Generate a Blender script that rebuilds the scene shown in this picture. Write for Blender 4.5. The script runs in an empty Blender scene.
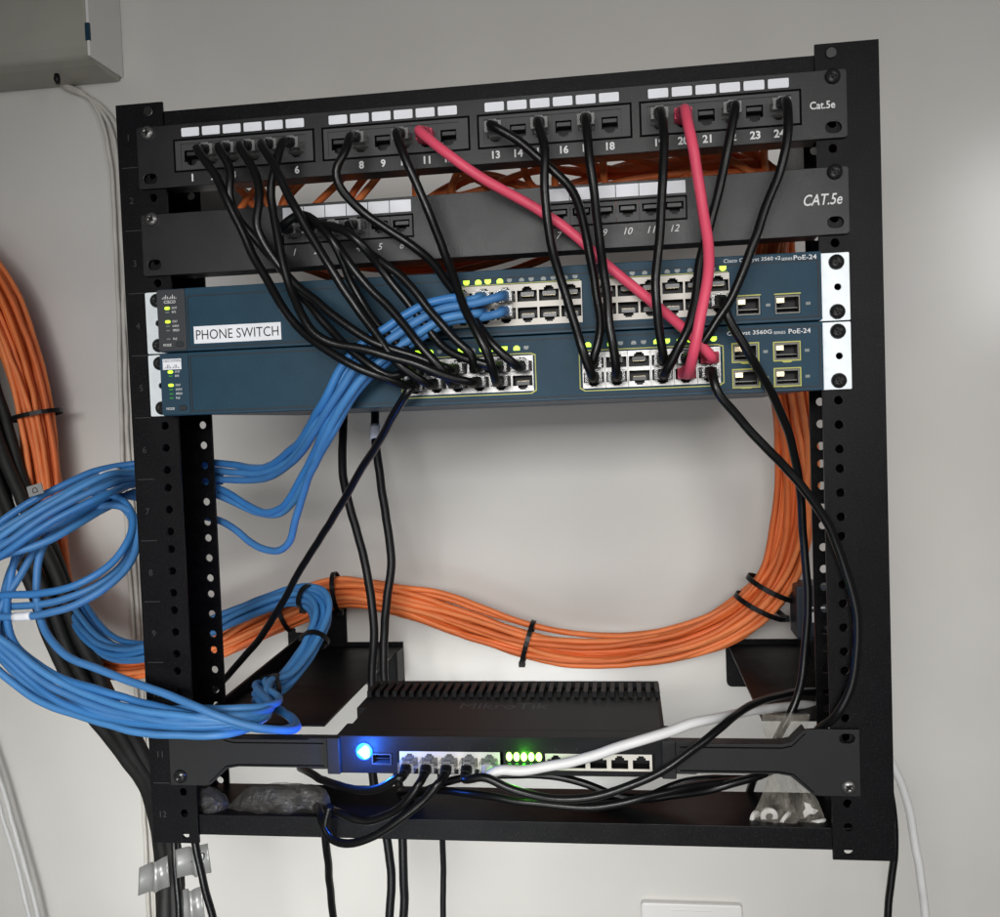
import bpy, bmesh, math, random
from mathutils import Vector, Matrix, Euler, noise
random.seed(7)
S = 0.001                                   # everything below is written in millimetres
scene = bpy.context.scene
COL = scene.collection
PI = math.pi

# ------------------------------------------------------------------ camera
F_PX = 930.0
CAM = Vector((94.03, -629.85, 298.72))
ROT = Euler((1.531544732, 0.036621545, 0.132714818), 'XYZ')
RM = ROT.to_matrix()
def at(px, py, Y):
    """the point of the plane y = Y that the photo shows at this pixel"""
    d = RM @ Vector(((px - 500) / F_PX, -(py - 458.5) / F_PX, -1.0))
    return CAM + d * ((Y - CAM.y) / d.y)
def near(x, z, y0, y1):
    """a place measured on plane y0, moved along the sight line to plane y1"""
    k = (y1 - CAM.y) / (y0 - CAM.y)
    return CAM.x + (x - CAM.x) * k, CAM.z + (z - CAM.z) * k
cam_data = bpy.data.cameras.new('camera')
cam_data.sensor_width = 36.0
cam_data.lens = F_PX / 1000 * 36.0
cam_data.clip_start = 0.01
cam_data.clip_end = 50
cam = bpy.data.objects.new('camera', cam_data)
cam.location = CAM * S
cam.rotation_euler = ROT
COL.objects.link(cam)
scene.camera = cam

# ------------------------------------------------------------------ materials
def mat(name, col, rough=0.5, metal=0.0, spec=0.5, var=0.0, vscale=60, bump=0.0, bscale=800, emit=None, estr=0.0, trans=0.0, coat=0.0, rvar=0.0, dust=0.0):
    m = bpy.data.materials.new(name)
    m.use_nodes = True
    nt = m.node_tree
    p = nt.nodes['Principled BSDF']
    p.inputs['Base Color'].default_value = (*col, 1)
    p.inputs['Roughness'].default_value = rough
    p.inputs['Metallic'].default_value = metal
    p.inputs['Specular IOR Level'].default_value = spec
    p.inputs['Transmission Weight'].default_value = trans
    p.inputs['Coat Weight'].default_value = coat
    if emit:
        p.inputs['Emission Color'].default_value = (*emit, 1)
        p.inputs['Emission Strength'].default_value = estr
    if var or bump or rvar or dust:
        tc = nt.nodes.new('ShaderNodeTexCoord')
    if var or dust:
        n = nt.nodes.new('ShaderNodeTexNoise')
        n.inputs['Scale'].default_value = vscale
        n.inputs['Detail'].default_value = 6
        nt.links.new(tc.outputs['Object'], n.inputs['Vector'])
        r = nt.nodes.new('ShaderNodeMapRange')
        r.inputs['From Min'].default_value = 0.3
        r.inputs['From Max'].default_value = 0.7
        r.inputs['To Min'].default_value = 1 - var
        r.inputs['To Max'].default_value = 1 + var
        nt.links.new(n.outputs['Fac'], r.inputs['Value'])
        mx = nt.nodes.new('ShaderNodeVectorMath'); mx.operation = 'SCALE'
        mx.inputs[0].default_value = col
        nt.links.new(r.outputs['Result'], mx.inputs['Scale'])
        out = mx.outputs['Vector']
        if dust:
            n2 = nt.nodes.new('ShaderNodeTexNoise')
            n2.inputs['Scale'].default_value = 900; n2.inputs['Detail'].default_value = 3
            nt.links.new(tc.outputs['Object'], n2.inputs['Vector'])
            r2 = nt.nodes.new('ShaderNodeMapRange')
            r2.inputs['From Min'].default_value = 0.55; r2.inputs['From Max'].default_value = 0.8
            r2.inputs['To Max'].default_value = dust
            nt.links.new(n2.outputs['Fac'], r2.inputs['Value'])
            ml = nt.nodes.new('ShaderNodeMix'); ml.data_type = 'RGBA'
            nt.links.new(r2.outputs['Result'], ml.inputs[0])
            nt.links.new(out, ml.inputs[6])
            ml.inputs[7].default_value = (0.3, 0.28, 0.25, 1)
            out = ml.outputs[2]
        nt.links.new(out, p.inputs['Base Color'])
    if rvar:
        n3 = nt.nodes.new('ShaderNodeTexNoise'); n3.inputs['Scale'].default_value = 35; n3.inputs['Detail'].default_value = 5
        nt.links.new(tc.outputs['Object'], n3.inputs['Vector'])
        r3 = nt.nodes.new('ShaderNodeMapRange')
        r3.inputs['From Min'].default_value = 0.3; r3.inputs['From Max'].default_value = 0.7
        r3.inputs['To Min'].default_value = rough - rvar; r3.inputs['To Max'].default_value = rough + rvar
        nt.links.new(n3.outputs['Fac'], r3.inputs['Value'])
        nt.links.new(r3.outputs['Result'], p.inputs['Roughness'])
    if bump:
        n = nt.nodes.new('ShaderNodeTexNoise')
        n.inputs['Scale'].default_value = bscale
        n.inputs['Detail'].default_value = 4
        nt.links.new(tc.outputs['Object'], n.inputs['Vector'])
        b = nt.nodes.new('ShaderNodeBump')
        b.inputs['Strength'].default_value = bump
        b.inputs['Distance'].default_value = 0.0006
        nt.links.new(n.outputs['Fac'], b.inputs['Height'])
        nt.links.new(b.outputs['Normal'], p.inputs['Normal'])
    return m
M = {}
M['wall'] = mat('wall_paint', (0.69, 0.672, 0.64), 0.19, spec=0.5, var=0.03, vscale=9, bump=0.07, bscale=600, dust=0.05)
M['black'] = mat('black_powder_coat', (0.0030, 0.0030, 0.0040), 0.36, spec=0.12, var=0.15, bump=0.25, bscale=1800, rvar=0.06, dust=0.07)
M['panel'] = mat('panel_black', (0.0055, 0.0055, 0.007), 0.36, spec=0.40, var=0.1, bump=0.2, bscale=2500, rvar=0.05, dust=0.03)
M['void'] = mat('rim_black', (0.002, 0.002, 0.002), 0.7, spec=0.05)
M['block'] = mat('port_block_grey', (0.042, 0.042, 0.044), 0.5, spec=0.4, dust=0.04)
M['jack'] = mat('jack_black', (0.004, 0.004, 0.0045), 0.5, spec=0.3)
M['jackgrey'] = mat('jack_smoke', (0.014, 0.014, 0.015), 0.4)
M['golddim'] = mat('contact_dull', (0.12, 0.10, 0.07), 0.45, metal=0.5)
M['cage'] = mat('cage_dark', (0.09, 0.088, 0.082), 0.4, metal=0.5)
M['white'] = mat('white_label', (0.80, 0.81, 0.86), 0.55, var=0.03)
M['print'] = mat('white_print', (0.72, 0.72, 0.72), 0.6)
M['dimprint'] = mat('grey_print', (0.020, 0.020, 0.022), 0.6)
M['teal'] = mat('switch_teal', (0.0135, 0.046, 0.076), 0.45, spec=0.15, var=0.08, bump=0.2, bscale=1600, dust=0.02)
M['teal2'] = mat('switch_teal_rim', (0.020, 0.050, 0.080), 0.4, spec=0.18)
M['dark'] = mat('bezel_grey', (0.032, 0.034, 0.040), 0.5, spec=0.35)
M['groove'] = mat('groove_dark', (0.006, 0.010, 0.014), 0.6)
M['ear'] = mat('ear_zinc', (0.74, 0.79, 0.82), 0.42, metal=0.25, var=0.06, vscale=120)
M['cream'] = mat('port_cream', (0.66, 0.62, 0.56), 0.45)
M['steel'] = mat('port_steel', (0.25, 0.245, 0.24), 0.34, metal=0.55, var=0.35, vscale=160)
M['tongue'] = mat('jack_tongue_grey', (0.13, 0.13, 0.135), 0.4)
M['gold'] = mat('contact_gold', (0.6, 0.5, 0.33), 0.35, metal=0.7)
M['yellow'] = mat('yellow_line', (0.42, 0.42, 0.08), 0.5)
M['ledoff'] = mat('light_unlit', (0.16, 0.19, 0.19), 0.4)
M['ledg'] = mat('light_green_yellow', (0.4, 0.6, 0.05), 0.4, emit=(0.50, 0.95, 0.03), estr=1.25)
M['ledgreen'] = mat('light_green', (0.1, 0.6, 0.05), 0.4, emit=(0.12, 0.9, 0.03), estr=1.6)
M['ledgreend'] = mat('light_green_dim', (0.02, 0.12, 0.01), 0.4, emit=(0.03, 0.30, 0.01), estr=0.35)
M['ledhot'] = mat('light_green_hot', (0.4, 0.9, 0.3), 0.4, emit=(0.36, 1.0, 0.10), estr=5.5)
M['ledhalo'] = mat('light_blue_halo', (0.02, 0.1, 0.6), 0.3, emit=(0.004, 0.10, 1.0), estr=1.3)
M['ledblue'] = mat('light_blue', (0.1, 0.4, 1.0), 0.3, emit=(0.22, 0.80, 1.0), estr=3.2)
M['cblack'] = mat('cable_black', (0.004, 0.004, 0.0045), 0.30, spec=0.36, bump=0.15, bscale=900)
M['boot'] = mat('boot_black', (0.005, 0.005, 0.0055), 0.42, spec=0.3)
M['cpower'] = mat('power_cable_black', (0.006, 0.006, 0.0075), 0.42, spec=0.3, bump=0.15)
M['cblue'] = mat('cable_blue', (0.048, 0.195, 0.47), 0.42, spec=0.4, var=0.06, vscale=30, bump=0.12)
M['cblue2'] = mat('cable_blue_grey', (0.05, 0.15, 0.33), 0.45, spec=0.4, var=0.08, vscale=30, bump=0.12)
for q, (c_, v) in enumerate((((0.040, 0.180, 0.45), 26), ((0.060, 0.215, 0.48), 34), ((0.052, 0.185, 0.43), 41))):
    M['blue%d' % q] = mat('cable_blue_shade', c_, 0.40 + 0.05 * q, spec=0.4, var=0.10, vscale=v, bump=0.12, dust=0.02)
for q, (c_, v) in enumerate((((0.80, 0.20, 0.055), 25), ((0.74, 0.165, 0.045), 33), ((0.84, 0.235, 0.075), 40))):
    M['orange%d' % q] = mat('cable_orange_shade', c_, 0.42 + 0.05 * q, spec=0.35, var=0.12, vscale=v, bump=0.1, dust=0.02)
M['corange'] = mat('cable_orange', (0.80, 0.20, 0.055), 0.45, spec=0.35, var=0.10, vscale=25, bump=0.1)
M['cred'] = mat('cable_red', (0.72, 0.080, 0.145), 0.42, spec=0.35, var=0.05, bump=0.2, bscale=900)
M['cwhite'] = mat('cable_white', (0.70, 0.70, 0.70), 0.45, var=0.03)
M['cgrey'] = mat('cable_offwhite', (0.58, 0.555, 0.51), 0.55, var=0.12, vscale=45)
M['rubber'] = mat('black_tape', (0.007, 0.0068, 0.0068), 0.62, var=0.4, vscale=35, bump=0.9, bscale=120, dust=0.06)
M['router'] = mat('router_black', (0.006, 0.006, 0.0075), 0.5, spec=0.2, bump=0.35, bscale=2600, dust=0.02)
M['rear'] = mat('ear_router', (0.0105, 0.0105, 0.0115), 0.48, spec=0.28, bump=0.35, bscale=2600, dust=0.02)
M['shine'] = mat('screw_black', (0.012, 0.012, 0.012), 0.25, spec=0.7)
M['screw'] = mat('screw_zinc', (0.22, 0.215, 0.21), 0.35, metal=0.85)
M['pcase'] = mat('white_plastic', (0.78, 0.77, 0.76), 0.4)
M['boxfront'] = mat('box_greige_shaded', (0.37, 0.36, 0.315), 0.55, var=0.08, vscale=12, bump=0.2)  # base colour darkened to hold the shade on the box front
M['paper'] = mat('tag_paper', (0.33, 0.33, 0.325), 0.32, metal=0.35, var=0.08, vscale=60)
M['ink'] = mat('ink', (0.015, 0.015, 0.018), 0.6)
M['nylon'] = mat('washer_nylon', (0.66, 0.64, 0.62), 0.45)
def film(name, col, rough, clear):
    m = bpy.data.materials.new(name); m.use_nodes = True
    nt = m.node_tree; p = nt.nodes['Principled BSDF']; out = nt.nodes['Material Output']
    p.inputs['Base Color'].default_value = (*col, 1); p.inputs['Roughness'].default_value = rough
    t = nt.nodes.new('ShaderNodeBsdfTransparent'); mx = nt.nodes.new('ShaderNodeMixShader')
    n = nt.nodes.new('ShaderNodeTexNoise'); n.inputs['Scale'].default_value = 90; n.inputs['Detail'].default_value = 5
    tc = nt.nodes.new('ShaderNodeTexCoord'); nt.links.new(tc.outputs['Object'], n.inputs['Vector'])
    if name != 'clear_plug':
        n4 = nt.nodes.new('ShaderNodeTexNoise'); n4.inputs['Scale'].default_value = 130; n4.inputs['Detail'].default_value = 7; n4.inputs['Distortion'].default_value = 1.5
        bp = nt.nodes.new('ShaderNodeBump'); bp.inputs['Strength'].default_value = 0.9; bp.inputs['Distance'].default_value = 0.003
        nt.links.new(tc.outputs['Object'], n4.inputs['Vector']); nt.links.new(n4.outputs['Fac'], bp.inputs['Height']); nt.links.new(bp.outputs['Normal'], p.inputs['Normal'])
    r = nt.nodes.new('ShaderNodeMapRange'); r.inputs['From Min'].default_value = 0.3; r.inputs['From Max'].default_value = 0.75
    r.inputs['To Min'].default_value = clear[0]; r.inputs['To Max'].default_value = clear[1]
    nt.links.new(n.outputs['Fac'], r.inputs['Value']); nt.links.new(r.outputs['Result'], mx.inputs['Fac'])
    nt.links.new(t.outputs[0], mx.inputs[1]); nt.links.new(p.outputs[0], mx.inputs[2])
    nt.links.new(mx.outputs[0], out.inputs['Surface'])
    return m
M['clear'] = film('clear_bag', (0.40, 0.37, 0.32), 0.16, (0.04, 0.34))
M['dusty'] = film('dusty_bag', (0.06, 0.057, 0.053), 0.24, (0.30, 0.85))
M['plug'] = film('clear_plug', (0.40, 0.40, 0.40), 0.10, (0.30, 0.62))

# ------------------------------------------------------------------ mesh building
class MB:
    def __init__(s):
        s.v = []; s.f = []; s.m = []; s.sm = []; s.cur = 0
    def add(s, vs, fs, smooth=False):
        o = len(s.v)
        s.v += [Vector(q) for q in vs]
        for f in fs:
            s.f.append([i + o for i in f]); s.m.append(s.cur); s.sm.append(smooth)
        return s
    def box(s, x0, x1, y0, y1, z0, z1):
        return s.add([(x0, y0, z0), (x1, y0, z0), (x1, y1, z0), (x0, y1, z0), (x0, y0, z1), (x1, y0, z1), (x1, y1, z1), (x0, y1, z1)],
                     [(0, 3, 2, 1), (4, 5, 6, 7), (0, 1, 5, 4), (1, 2, 6, 5), (2, 3, 7, 6), (3, 0, 4, 7)])
    def prism(s, poly, y0, y1):                       # poly in x,z counter-clockwise seen from the front
        n = len(poly)
        vs = [(x, y0, z) for x, z in poly] + [(x, y1, z) for x, z in poly]
        return s.add(vs, [list(range(n)), list(range(2 * n - 1, n - 1, -1))] + [(i, i + n, (i + 1) % n + n, (i + 1) % n) for i in range(n)])
    def tube(s, pts, r, n=10, cap=True):
        pts = [Vector(p) for p in pts]
        k = len(pts)
        rr = r if isinstance(r, (list, tuple)) else [r] * k
        up = Vector((0, 0, 1)) if abs((pts[1] - pts[0]).normalized().z) < 0.9 else Vector((0, 1, 0))
        vs = []; fs = []
        for i, p in enumerate(pts):
            t = (pts[min(i + 1, k - 1)] - pts[max(i - 1, 0)]).normalized()
            a = up - t * up.dot(t)
            a = a.normalized() if a.length > 1e-6 else t.orthogonal().normalized()
            up = a
            b = t.cross(a)
            for j in range(n):
                w = 2 * PI * j / n
                vs.append(p + (a * math.cos(w) + b * math.sin(w)) * rr[i])
        for i in range(k - 1):
            for j in range(n):
                fs.append((i * n + j, i * n + (j + 1) % n, (i + 1) * n + (j + 1) % n, (i + 1) * n + j))
        s.add(vs, fs, True)
        if cap:
            o = len(s.v) - k * n
            s.f.append([o + j for j in range(n - 1, -1, -1)]); s.m.append(s.cur); s.sm.append(False)
            s.f.append([o + (k - 1) * n + j for j in range(n)]); s.m.append(s.cur); s.sm.append(False)
        return s
    def curve(s, loops, y0, y1, bev=0.0):             # a plate of any outline with holes
        cu = bpy.data.curves.new('tmp', 'CURVE'); cu.dimensions = '2D'; cu.fill_mode = 'BOTH'
        t = y1 - y0
        cu.extrude = max((t / 2 - bev), 0.001); cu.bevel_depth = bev; cu.bevel_resolution = 1; cu.offset = -bev
        for lp in loops:
            sp = cu.splines.new('POLY'); sp.points.add(len(lp) - 1)
            for i, (x, z) in enumerate(lp): sp.points[i].co = (x, z, 0, 1)
            sp.use_cyclic_u = True
        ob = bpy.data.objects.new('tmp', cu)
        me = ob.to_mesh()
        s.add([(v.co.x, (y0 + y1) / 2 - v.co.z, v.co.y) for v in me.vertices], [list(p.vertices) for p in me.polygons])
        ob.to_mesh_clear(); bpy.data.objects.remove(ob); bpy.data.curves.remove(cu)
        return s
    def text(s, st, x0, x1, z0, z1, y, shear=0.0, bold=0.0, t=0.15, flat=False):
        cu = bpy.data.curves.new('tmp', 'FONT'); cu.body = st; cu.shear = shear; cu.size = 10; cu.extrude = 0.05; cu.offset = bold; cu.resolution_u = 3
        ob = bpy.data.objects.new('tmp', cu)
        me = ob.to_mesh()
        xs = [v.co.x for v in me.vertices]; ys = [v.co.y for v in me.vertices]
        ax, bx, ay, by = min(xs), max(xs), min(ys), max(ys)
        kz = (z1 - z0) / (by - ay)
        kx = kz if x1 is None else (x1 - x0) / (bx - ax)
        if x1 is None: x0 = x0 - (bx - ax) * kx / 2
        if flat: vs = [(x0 + (v.co.x - ax) * kx, z0 + (v.co.y - ay) * kz, y + v.co.z) for v in me.vertices]
        else: vs = [(x0 + (v.co.x - ax) * kx, y - v.co.z * t / 0.05 * 0.5, z0 + (v.co.y - ay) * kz) for v in me.vertices]
        s.add(vs, [list(p.vertices) for p in me.polygons])
        ob.to_mesh_clear(); bpy.data.objects.remove(ob); bpy.data.curves.remove(cu)
        return s
    def disc(s, x, z, r, y0, y1, n=16):
        return s.prism([(x + r * math.cos(2 * PI * i / n), z + r * math.sin(2 * PI * i / n)) for i in range(n)], y0, y1)
    def build(s, name, mats, parent=None, bevel=0.0, seg=2, origin=None):
        if not isinstance(mats, (list, tuple)): mats = [mats]
        root = parent
        while root is not None and root.parent is not None: root = root.parent
        org = Vector(root['_o']) if root is not None else (Vector(origin) if origin is not None else Vector((0, 0, 0)))
        me = bpy.data.meshes.new(name)
        me.from_pydata([tuple((v - org) * S) for v in s.v], [], s.f)
        for m in mats: me.materials.append(m)
        me.polygons.foreach_set('material_index', s.m)
        me.polygons.foreach_set('use_smooth', s.sm)
        if bevel:
            bm = bmesh.new(); bm.from_mesh(me)
            bmesh.ops.remove_doubles(bm, verts=bm.verts, dist=1e-6)
            es = [e for e in bm.edges if len(e.link_faces) == 2 and e.calc_face_angle(0) > 0.6]
            bmesh.ops.bevel(bm, geom=es, offset=bevel * S, segments=seg, affect='EDGES', profile=0.5, clamp_overlap=True)
            bm.to_mesh(me); bm.free()
        me.update()
        o = bpy.data.objects.new(name, me)
        COL.objects.link(o)
        if parent is not None: o.parent = parent
        else:
            o.location = org * S
            o['_o'] = tuple(org)
        return o
def tag(o, label, cat, group=None):
    o['label'] = label; o['category'] = cat
    if group: o['group'] = group
    return o
def thing(name, label, cat, base, group=None):
    o = bpy.data.objects.new(name, None)
    o.empty_display_size = 0.01
    o.location = Vector(base) * S
    o['_o'] = tuple(base)
    COL.objects.link(o)
    return tag(o, label, cat, group)
def copy_part(src, d, parent=None):
    """a copy of a part (same mesh data) moved by d millimetres"""
    c = src.copy(); COL.objects.link(c)
    if parent is not None: c.parent = parent
    c.location = Vector(src.location) + Vector(d) * S
    return c
def circle(x, z, r, n=14): return [(x + r * math.cos(-2 * PI * i / n), z + r * math.sin(-2 * PI * i / n)) for i in range(n)]
def rect(x0, x1, z0, z1, c=0.0):
    if not c: return [(x0, z0), (x1, z0), (x1, z1), (x0, z1)]
    p = []
    for cx, cz, a in ((x1 - c, z0 + c, -90), (x1 - c, z1 - c, 0), (x0 + c, z1 - c, 90), (x0 + c, z0 + c, 180)):
        for k in range(4):
            w = math.radians(a + 30 * k); p.append((cx + c * math.cos(w), cz + c * math.sin(w)))
    return p
def slot(x, z, w, h, n=6):
    p = []
    for sx, a in ((1, -90), (-1, 90)):
        for k in range(n + 1):
            t = math.radians(a + 180 * k / n); p.append((x + sx * (w - h) / 2 + h / 2 * math.cos(t), z + h / 2 * math.sin(t)))
    return p
def spline(pts, step=3.5):
    P = [Vector(p) for p in pts]
    P = [P[0] * 2 - P[1]] + P + [P[-1] * 2 - P[-2]]
    out = []
    for i in range(1, len(P) - 2):
        p0, p1, p2, p3 = P[i - 1:i + 3]
        d = [max((b - a).length, 1e-3) ** 0.5 for a, b in ((p0, p1), (p1, p2), (p2, p3))]
        m1 = (p1 - p0) / d[0] - (p2 - p0) / (d[0] + d[1]) + (p2 - p1) / d[1]
        m2 = (p2 - p1) / d[1] - (p3 - p1) / (d[1] + d[2]) + (p3 - p2) / d[2]
        m1 *= d[1]; m2 *= d[1]
        n = max(2, int((p2 - p1).length / step))
        for k in range(n):
            t = k / n; t2 = t * t; t3 = t2 * t
            out.append(p1 * (2 * t3 - 3 * t2 + 1) + m1 * (t3 - 2 * t2 + t) + p2 * (-2 * t3 + 3 * t2) + m2 * (t3 - t2))
    out.append(P[-2])
    return out
def smooth(pts, it=2):
    for _ in range(it):
        pts = [pts[0]] + [(pts[i - 1] + pts[i] * 2 + pts[i + 1]) / 4 for i in range(1, len(pts) - 1)] + [pts[-1]]
    return pts
def wander(pts, amp=1.1):
    """small uneven bends, fading out at both ends"""
    k = len(pts); off = Vector((random.uniform(0, 99), random.uniform(0, 99), random.uniform(0, 99)))
    out_ = []
    for i, p in enumerate(pts):
        f = min(1.0, min(i, k - 1 - i) / 12)
        out_.append(p + (noise.noise_vector(p * 0.022 + off) * amp * 1.4 + noise.noise_vector(p * 0.06 + off) * amp * 0.45) * f)
    return out_
U = 44.45
def zu(u, h): return (u - 1) * U + (0, 6.35, 22.225, 38.1)[h]
HX = 232.55

# ------------------------------------------------------------------ setting: the wall
WALL = 300.0
b = MB()
b.add([(-2200, WALL, -1500), (2200, WALL, -1500), (2200, WALL, 2200), (-2200, WALL, 2200)], [(0, 1, 2, 3)])
wall = b.build('wall', M['wall']); wall['kind'] = 'structure'

# ------------------------------------------------------------------ rack frame
rack = thing('equipment_rack', 'black open steel wall rack frame with punched posts holding all the network gear', 'rack', (0, 0, 0))
TOPZ = 12 * U
for sgn, xi, xo in ((-1, -222.5, -257.5), (1, 222.5, 262)):
    p = MB()
    x0, x1 = min(xi, xo), max(xi, xo)
    holes = [circle(sgn * HX, zu(u, h), 2.9) for u in range(1, 13) for h in (1, 2, 3)]
    p.curve([rect(x0, x1, 0, TOPZ)] + holes, 0, 2.2)
    # channel: outer web and a rear flange with its own row of holes
    xw = xo if sgn < 0 else xo - 2
    p.box(xw, xw + 2, 2.3, 61.9, 0.2, TOPZ - 0.2)
    xr_ = sgn * 226.0
    p.curve([rect(min(xr_, xo), max(xr_, xo), 0.1, TOPZ - 0.1)] + [circle(sgn * 233.5, zu(u, h), 3.0) for u in range(1, 13) for h in (1, 2, 3)], 62, 64)
    post = p.build('post', M['black'], rack, bevel=0)
    for u in range(1, 13):                            # stamped unit marks
        if sgn > 0: break
        t = MB(); xm = sgn * 249
        t.text(str(13 - u), xm, None, (u - 1) * U + 19, (u - 1) * U + 23.5, -0.15)
        t.build('unit_number', M['dimprint'], post)
        if u > 1:
            t = MB(); t.box(xm - 6, xm + 6, -0.18, 0.05, (u - 1) * U - 0.25, (u - 1) * U + 0.25)
            t.build('unit_mark', M['dimprint'], post)
p = MB(); p.box(-255, 259, 2.5, 4.5, 494, 527.5); p.box(-255, 259, 4.5, 45, 525.5, 527.5)
p.build('top_crossbar', M['black'], rack, bevel=0.4)
p = MB(); p.box(-255, 259, 2.5, 4.5, 5.4, 20.4); p.box(-255, 259, 4.5, 61.5, 18.4, 20.4)
p.box(-255, 259, 59, 61, 8, 18.3)
p.build('bottom_crossbar', M['black'], rack, bevel=0.5)
for x, z in ((-HX, zu(12, 3)), (HX, zu(12, 3))):
    p = MB(); p.disc(x, z, 3.6, -1.6, 0.1); p.build('frame_bolt', M['shine'], rack, bevel=0.5)
# wall brackets at the foot: a web, a standing flange and a foot on the wall
ZB = 72
p = MB()
p.box(-243, -141, 50, WALL - 3, ZB - 2, ZB)
p.add([(-243, 52, ZB), (-240.5, 52, ZB), (-240.5, WALL - 3, ZB), (-243, WALL - 3, ZB), (-243, 52, ZB + 5), (-240.5, 52, ZB + 5), (-240.5, WALL - 3, ZB + 16), (-243, WALL - 3, ZB + 16)],
      [(0, 3, 2, 1), (4, 5, 6, 7), (0, 1, 5, 4), (1, 2, 6, 5), (2, 3, 7, 6), (3, 0, 4, 7)])
p.box(-141, -138.8, WALL - 30, WALL - 3, ZB - 34, ZB - 0.5)
lb = p.build('wall_bracket', M['black'], rack, bevel=0.5)
p = MB(); p.prism([(-262, ZB - 40), (-139, ZB - 40), (-139, ZB + 4), (at(346, 600, WALL).x, ZB + 4), (at(346, 600, WALL).x, ZB + 62), (at(312, 600, WALL).x, ZB + 62), (at(312, 600, WALL).x, ZB + 14), (-262, ZB + 14)], WALL - 3, WALL - 0.2)
p.build('bracket_foot', M['black'], lb, bevel=0.4)
p = MB()
p.box(188, 262, 70, WALL - 3, ZB - 2, ZB); p.box(258, 260, 60, WALL - 3, ZB, ZB + 40)
rb = p.build('wall_bracket', M['black'], rack, bevel=0.5)
p = MB(); p.prism(rect(186, 275, ZB - 42, ZB + 5, 5), WALL - 3, WALL - 0.2); p.build('bracket_foot', M['black'], rb, bevel=0.4)
for sx in (-1, 1):                                    # top arms, mostly behind the panels
    p = MB(); xa = 236 if sx > 0 else -240
    p.box(xa, xa + 2, 60, WALL - 3, 478, 518); p.box(xa - 8, xa + 10, WALL - 3, WALL - 0.2, 470, 524)
    p.build('wall_bracket', M['black'], rack, bevel=0.4)

# ------------------------------------------------------------------ screws (a part of whatever they hold)
def screw_mesh(kind):
    b = MB()
    n = 18
    r = 5.0 if kind != 'small' else 4.2
    prof = [(r, 0), (r * 0.97, -1.2), (r * 0.75, -2.4), (r * 0.42, -3.0)]
    vs = []; fs = []
    for rr, yy in prof:
        for i in range(n):
            w = 2 * PI * i / n; vs.append((rr * math.cos(w), yy, rr * math.sin(w)))
    for k in range(len(prof) - 1):
        for i in range(n): fs.append((k * n + i, k * n + (i + 1) % n, (k + 1) * n + (i + 1) % n, (k + 1) * n + i))
    b.add(vs, fs, True)
    k = (len(prof) - 1) * n
    b.add([vs[k + i] for i in range(n)] + [(0, -2.0, 0)], [(i, (i + 1) % n, n) for i in range(n)])
    # cross recess
    b.cur = 1
    for w in (0.5, 0.5 + PI / 2):
        c, s_ = math.cos(w), math.sin(w); L, W = 2.6, 0.55
        q = [(c * a - s_ * d, -2.95, s_ * a + c * d) for a, d in ((-L, -W), (L, -W), (L, W), (-L, W))]
        b.add(q + [(x, -3.15, z) for x, y, z in q], [(4, 5, 6, 7), (0, 1, 5, 4), (1, 2, 6, 5), (2, 3, 7, 6), (3, 0, 4, 7)])
    return b
_sc = {}
def screw(x, z, y, parent, kind='black'):
    """every screw shares one mesh per kind and sits where its thing needs it"""
    root = parent
    while root.parent is not None: root = root.parent
    if kind not in _sc:
        o = screw_mesh(kind).build('screw', [M['shine' if kind == 'black' else 'screw'], M['jack']])
        _sc[kind] = o.data; bpy.data.objects.remove(o)
    o = bpy.data.objects.new('screw', _sc[kind]); COL.objects.link(o); o.parent = parent
    o.location = (Vector((x, y, z)) - Vector(root['_o'])) * S
    o.rotation_euler = (0, random.uniform(0, 1.5), 0)
    return o

# ------------------------------------------------------------------ ports
def rj_hole(w=11.6, h=7.2, nw=6.2, nh=1.6, sw=3.6, sh=0.9, flip=False):
    """outline of a modular jack opening about its centre, latch notch on top (or below when flipped)"""
    p = [(-w / 2, -h / 2), (w / 2, -h / 2), (w / 2, h / 2), (nw / 2, h / 2), (nw / 2, h / 2 + nh), (sw / 2, h / 2 + nh), (sw / 2, h / 2 + nh + sh),
         (-sw / 2, h / 2 + nh + sh), (-sw / 2, h / 2 + nh), (-nw / 2, h / 2 + nh), (-nw / 2, h / 2), (-w / 2, h / 2)]
    if flip: p = [(x, -z) for x, z in reversed(p)]
    return p
def port_mesh(cw, z0, z1, hole, y, depth=9.0, flip=False, tongue=True):
    """one port: face plate (slot 0), dark cavity (slot 1), contacts (slot 2); centred on the opening"""
    b = MB()
    b.curve([rect(-cw / 2, cw / 2, z0, z1), hole], y, y + 0.9)
    b.cur = 1
    b.curve([rect(-cw / 2 + .1, cw / 2 - .1, z0 + .1, z1 - .1), hole], y + 0.9, y + depth)
    b.box(-cw / 2 + .2, cw / 2 - .2, y + depth, y + depth + 0.5, z0 + .2, z1 - .2)
    if tongue:
        s = -1 if not flip else 1
        b.cur = 2
        b.prism(rect(-4.6, 4.6, *sorted((s * 3.4, s * 1.1))), y + 2.2, y + depth)
        b.cur = 3
        for i in range(8):
            xx = -3.7 + i * 1.05
            b.box(xx - 0.22, xx + 0.22, y + 2.6, y + depth, *sorted((s * 1.1, s * 0.8)))
    return b
def place_ports(name, mb, mats, spots, parents):
    """build the first, then share its mesh among the rest"""
    first = None
    for (x, y, z), par in zip(spots, parents):
        root = par
        while root.parent is not None: root = root.parent
        if first is None:
            first = mb.build(name, mats); me = first.data; bpy.data.objects.remove(first); first = True
        o = bpy.data.objects.new(name, me); COL.objects.link(o); o.parent = par
        o.location = (Vector((x, y, z)) - Vector(root['_o'])) * S

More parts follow.
